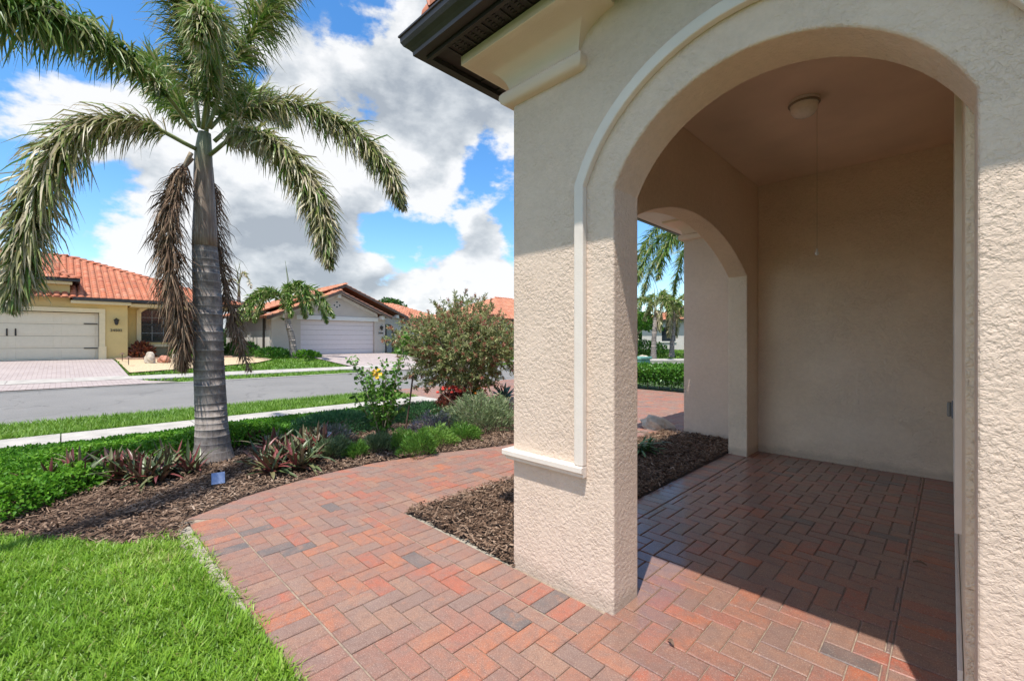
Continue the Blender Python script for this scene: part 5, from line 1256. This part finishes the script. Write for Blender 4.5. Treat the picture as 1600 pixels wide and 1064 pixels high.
# pier right of the door and the porch recess with its arch
mb = MB(); mb.box(-27.8, -27.502, 14.952, 15.55, 0, GZ + 2.45); mb.build('garage_pier', M['greige'], Y2)
wall_lamp((-27.5, 15.22, GZ + 1.75), Y2); house_text('24506', (-27.485, 15.22, GZ + 1.32), .15, Y2)
pa = arc(16.5, .5, GZ + 1.55, 16.02, 16.98, 12)
mb = MB(); prism(mb, [(15.55, 0), (15.55, GZ + 2.9), (17.55, GZ + 2.5), (17.55, 0), (16.98, 0)] + pa[::-1] + [(16.02, 0)], 'x', -29.1, -28.8); mb.build('porch_wall', M['greige'], Y2)
mb = MB(); mb.box(-31.3, -31.2, 15.2, 17.9, 0, GZ + 2.5); mb.build('porch_back_wall', M['greige'], Y2)
pb = arc(19.1, .62, GZ + 1.35, 18.5, 19.7, 12)
mb = MB(); prism(mb, [(17.6, 0), (17.6, GZ + 2.5), (22.5, GZ + 2.5), (22.5, 0), (19.7, 0)] + pb[::-1] + [(18.5, 0)], 'x', -31.15, -30.9); mb.build('wing_wall', M['greige_low'], Y2)
mb = MB(); mb.box(-37, -34, 15.0, 22.5, 0, GZ + 2.5); mb.build('rear_wall', M['greige_low'], Y2)
# quatrefoil gable vent
vt = bpy.data.objects.new('gable_vent', None); COL.objects.link(vt); vt.location = (-27.5, yc, GZ + 3.1); vt.parent = Y2; vt.matrix_parent_inverse = parent_inv(Y2)
for dy, dz in ((0, .17), (0, -.13), (.17, -.02), (-.17, -.02)):
    mb = MB(); mb.lathe([(.055, 0), (.055, .01)], (-27.498, yc + dy, GZ + 3.1 + dz), 10, axis='x'); mb.build('vent_hole', M['black'], vt)
    mb = MB(); mb.lathe([(.10, 0), (.10, .004)], (-27.4995, yc + dy, GZ + 3.1 + dz), 12, axis='x'); mb.build('vent_rim', M['greige_low'], vt)
for yy in (yc, 9.0, 15.2):
    mb = MB(); z = zr - pr * abs(yy - yc) - .42; mb.box(-27.499, -27.12, yy - .11, yy + .11, z, z + .26); mb.build('rafter_end', M['offwhite'], Y2, bevel=.02)
mb = MB(); z = GZ + 3.0 - .42 + .25; mb.box(-28.799, -28.45, 17.0, 17.22, GZ + 2.48, GZ + 2.72); mb.build('rafter_end', M['offwhite'], Y2, bevel=.02)
# roofs: front gable (A) and the larger main roof (B)
eA0, eA1 = 8.0, 15.75; zA = lambda y: zr - pr * abs(y - yc) + .02
fA = [[(-28.9, eA0, zA(eA0)), (-26.95, eA0, zA(eA0)), (-26.95, yc, zr), (-28.9, yc, zr)], [(-26.95, eA1, zA(eA1)), (-28.9, eA1, zA(eA1)), (-28.9, yc, zr), (-26.95, yc, zr)]]
ybc = 13.15; zB = GZ + 4.55; eB0, eB1 = 7.95, 17.9; sB0 = (zB - (GZ + 2.52)) / (ybc - eB0); sB1 = (zB - (GZ + 2.60)) / (eB1 - ybc)
xh = -38.0; xr = xh + 5.0
fB = [[(xh, eB0, GZ + 2.52), (-28.35, eB0, GZ + 2.52), (-28.35, ybc, zB), (xr, ybc, zB)], [(-28.35, eB1, GZ + 2.6), (xh, eB1, GZ + 2.6), (xr, ybc, zB), (-28.35, ybc, zB)], [(xh, eB1, GZ + 2.6), (xh, eB0, GZ + 2.52), (xr, ybc, zB)]]
wz = GZ + 2.62; fC = [[(-30.5, 17.2, wz), (-30.5, 23, wz), (-33.8, 19.7, wz + 1.35), (-33.8, 17.2, wz + 1.35)], [(-30.5, 23, wz), (-37.1, 23, wz), (-33.8, 19.7, wz + 1.35)]]
deck('roof_deck', fA + fB + fC, Y2, plain('roof_underlay_two', (.40, .15, .08), .9), .05); tiled_roof('x', fA + fB + fC, Y2, M['tile2'])
caps([((-26.95, yc, zr), (-28.9, yc, zr)), ((-28.35, ybc, zB), (xr, ybc, zB)), ((xh, eB0, GZ + 2.5), (xr, ybc, zB)), ((-30.5, 23, wz), (-33.8, 19.7, wz + 1.35))], Y2, M['tile2'])
mb = MB()
def rake(x, ya, za, yb_, zb): mb.add([(x, ya, za), (x, yb_, zb), (x, yb_, zb - .17), (x, ya, za - .17), (x - .06, ya, za), (x - .06, yb_, zb), (x - .06, yb_, zb - .17), (x - .06, ya, za - .17)], [(0, 1, 2, 3), (4, 7, 6, 5), (0, 4, 5, 1), (1, 5, 6, 2), (2, 6, 7, 3), (3, 7, 4, 0)])
rake(-26.9, eA0, zA(eA0), yc, zr); rake(-26.9, yc, zr, eA1, zA(eA1)); rake(-28.3, ybc, zB, eB1, GZ + 2.6); rake(-28.3, yc, zB - .42, ybc, zB)
mb.box(-38, -26.95, eB0 - .1, eB0 + .02, GZ + 2.38, GZ + 2.52); mb.box(-30.45, -30.35, 17.2, 23, wz - .16, wz - .02); mb.build('fascia_board', plain('dark_brown_fascia', (.10, .065, .05), .6), Y2)
mb = MB(); mb.add([(-28.2, 8.0, GZ + 2.45), (-26.95, 8.0, zA(8.0) - .06), (-26.95, yc, zr - .06), (-27.5, yc, zr - .06), (-27.5, 8.0, zA(8.0) - .06)], [(1, 2, 3, 4)]); mb.add([(-26.95, eA1, zA(eA1) - .06), (-26.95, yc, zr - .06), (-27.5, yc, zr - .06), (-27.5, eA1, zA(eA1) - .06)], [(0, 1, 2, 3)]); mb.build('soffit', M['offwhite'], Y2, recalc=False)
mb = MB(); rk = lambda y0_, z0_, y1_, z1_: mb.add([(-27.499, y0_, z0_), (-27.499, y1_, z1_), (-27.499, y1_, z1_ - .2), (-27.499, y0_, z0_ - .2), (-27.44, y0_, z0_), (-27.44, y1_, z1_), (-27.44, y1_, z1_ - .2), (-27.44, y0_, z0_ - .2)], [(4, 5, 6, 7), (0, 4, 7, 3), (3, 7, 6, 2), (0, 1, 5, 4)])
rk(8.4, zg(8.4) - .02, yc, zg(yc) - .02); rk(yc, zg(yc) - .02, 14.95, zg(14.95) - .02); mb.build('gable_trim', M['greige_low'], Y2)
# porch chair
ch = thing('porch_chair', (-30.0, 16.5, GZ), 'dark chair standing inside the arched porch of the greige house', 'chair')
mb = MB(); mb.box(-30.25, -29.8, 16.25, 16.75, GZ + .40, GZ + .46); mb.build('seat', M['black'], ch)
mb = MB(); mb.box(-30.25, -30.2, 16.25, 16.75, GZ + .465, GZ + .95); mb.build('backrest', M['black'], ch)
for dx, dy in ((-30.24, 16.27), (-29.85, 16.27), (-30.24, 16.7), (-29.85, 16.7)): mb = MB(); mb.box(dx, dx + .04, dy, dy + .04, GZ, GZ + .398); mb.build('leg', M['black'], ch)
shrub('hedge_shrub', (-31.0, 7.5), (1.3, .6, .85), 1700, .16, M['shrub'], 'rounded bright shrub at the left end of the greige house side wall', 'shrub', 'shrubs at the greige house')
shrub('hedge_shrub', (-28.4, 7.4), (1.3, .7, .75), 1700, .16, M['shrub'], 'rounded shrub under the dark downspout of the greige house', 'shrub', 'shrubs at the greige house')
shrub('hedge_shrub', (-26.2, 8.1), (1.2, .8, .5), 1500, .15, M['shrub'], 'low shrub left of the short foxtail palm', 'shrub', 'shrubs at the greige house')
shrub('hedge_shrub', (-25.2, 9.4), (.8, .9, .36), 1300, .13, M['cover'], 'low dark green mat at the foot of the short foxtail palm', 'shrub', 'shrubs at the greige house')
shrub('hedge_shrub', (-25.8, 16.3), (.9, .9, 1.0), 1500, .18, M['herb'], 'yellow green shrub right of the greige house porch arch', 'shrub', 'shrubs at the greige house')
shrub('hedge_shrub', (-26.2, 18.6), (1.1, 1.1, .8), 1500, .16, M['shrub'], 'green shrub in front of the wing of the greige house', 'shrub', 'shrubs at the greige house')
# meters on the side wall
for (mx_, lab) in ((-34.2, 'small white utility fixture low on the side wall, farther from the garage'), (-31.4, 'small white utility fixture on the side wall, nearer the garage')):
    mb = MB(); mb.box(mx_, mx_ + .25, 8.2, 8.335, GZ + .7, GZ + 1.2); mb.tube([(mx_ + .12, 8.25, GZ + .7), (mx_ + .12, 8.25, GZ + .1)], .04, 6); tag(mb.build('utility_meter', M['white']), lab, 'utility meter', 'utility meters')
# ---- further houses
def far_house(x0, x1, y0, y1, label, gz=GZ, wallm='greige', front='x'):
    o = thing('tile_roof_house', ((x0 + x1) / 2, (y0 + y1) / 2, gz), label, 'house', 'houses across the road'); mb = MB(); mb.box(x0, x1, y0, y1, 0, gz + 2.7); mb.build('wall', M[wallm], o)
    ov = .5; a, b, c, d_ = x0 - ov, x1 + ov, y0 - ov, y1 + ov; e_ = gz + 2.75; hh = min(b - a, d_ - c) / 2; p_ = .4
    if d_ - c >= b - a: r0, r1 = ((a + b) / 2, c + hh, e_ + hh * p_), ((a + b) / 2, d_ - hh, e_ + hh * p_); fs = [[(b, c, e_), (b, d_, e_), r1, r0], [(a, d_, e_), (a, c, e_), r0, r1], [(a, c, e_), (b, c, e_), r0], [(b, d_, e_), (a, d_, e_), r1]]
    else: r0, r1 = (a + hh, (c + d_) / 2, e_ + hh * p_), (b - hh, (c + d_) / 2, e_ + hh * p_); fs = [[(a, c, e_), (b, c, e_), r1, r0], [(b, d_, e_), (a, d_, e_), r0, r1], [(b, c, e_), (b, d_, e_), r1], [(a, d_, e_), (a, c, e_), r0]]
    deck('roof_deck', fs, o, M['bronze'], .12); tiled_roof('x', fs, o, M['tile2'])
    caps([(r0, r1)], o, M['tile'])
    # garage door and windows on both street sides
    garage_door(o, x1 + .01, y0 + .8, y0 + 5.4, gz + .02, 2.1, M['gdoor2'], 4)
    for k in range(2):
        yy = y0 + 7 + k * 3.0; wb = MB(); wb.box(x1 + .01, x1 + .03, yy, yy + 1.4, gz + .8, gz + 2.1); w_ = wb.build('window', M['glass'], o); fb = MB(); fb.box(x1 + .031, x1 + .08, yy - .1, yy + 1.5, gz + 2.102, gz + 2.25); fb.box(x1 + .031, x1 + .08, yy - .1, yy + 1.5, gz + .65, gz + .798); fb.box(x1 + .031, x1 + .07, yy - .1, yy - .002, gz + .8, gz + 2.1); fb.box(x1 + .031, x1 + .07, yy + 1.402, yy + 1.5, gz + .8, gz + 2.1); fb.build('window_frame', M['offwhite'], w_)
    for k in range(3):
        xx = x0 + 2 + k * 3.2; wb = MB(); wb.box(xx, xx + 1.3, y0 - .03, y0 - .01, gz + .8, gz + 2.1); w_ = wb.build('window', M['glass'], o); fb = MB(); fb.box(xx - .1, xx + 1.4, y0 - .08, y0 - .031, gz + 2.102, gz + 2.22); fb.box(xx - .1, xx + 1.4, y0 - .08, y0 - .031, gz + .68, gz + .798); fb.build('window_frame', M['offwhite'], w_)
    return o
far_house(-40, -28, 26, 41, 'orange tile roofed house farther up the road behind the bottlebrush')
far_house(-21, -8, 39, 50, 'pale house with orange tile roof seen through the side arch behind two palms', wallm='greige_low')
far_house(0, 14, 46, 58, 'distant house with orange roof hidden behind the garage wall')
# trees
def tree(loc, h, r_, n, ls, label, m='tree', group='background trees'):
    z = g1(*loc) - .06; o = thing('broadleaf_tree', (loc[0], loc[1], z), label, 'tree', group); mb = MB()
    mb.tube([(loc[0], loc[1], z), (loc[0] + .1, loc[1], z + h * .35), (loc[0], loc[1] + .1, z + h * .6)], [r_ * .10, r_ * .07, r_ * .04], 8)
    for k in range(6): a = k * 1.05; mb.tube([(loc[0], loc[1], z + h * .38), (loc[0] + r_ * .6 * math.cos(a), loc[1] + r_ * .6 * math.sin(a), z + h * .7)], [r_ * .05, r_ * .015], 6)
    mb.build('trunk', M['stem'], o); foliage((loc[0], loc[1], z + h * .55), (r_, r_, h * .42), n, ls, M[m], o, name='crown', shell=.35, clump=16, asp=.55); return o
tree((-16.8, 30.2), 3.6, 1.7, 3500, .22, 'round leafy green tree left of the palms seen through the side arch', 'shrub')
tree((-41, 24), 5.6, 1.7, 2500, .35, 'green treetop rising behind the greige house roof')
tree((-9.5, 35.5), 3.8, 1.8, 2500, .25, 'round green tree right of the palms beyond the bend')
for (x, y, lab) in ((-16.9, 31.8, 'low clipped hedge under the round tree beyond the bend'), (-12.0, 33.5, 'low clipped hedge in front of the pale distant house')):
    shrub('clipped_hedge', (x, y), (1.9, 1.2, .95), 2200, .16, M['shrub'], lab, 'hedge', 'distant clipped hedges')
rock((-14.6, 27.2), .32, M['rock'], 'small pale rock at the foot of the distant palms')
mb = MB(); x = rng.uniform(-150, 60, 9000); 
ang = rng.uniform(.2, 3.6, 14000); rr = rng.uniform(84, 92, 14000); x = rr * np.cos(ang); y = rr * np.sin(ang); hz = (2.3 + 1.2 * vnoise(ang * 9, 0 * ang, 1)); z = rng.random(14000) ** .7 * hz
stuff(tag(inst('distant_woods', tv, tf, frames(unit_rand(14000), unit_rand(14000), np.full(14000, .9), np.full(14000, 1.2)), np.stack([x, y, z + .3], 1), rng.random(14000), M['tree']), 'low line of trees on the horizon between the houses', 'woods'))
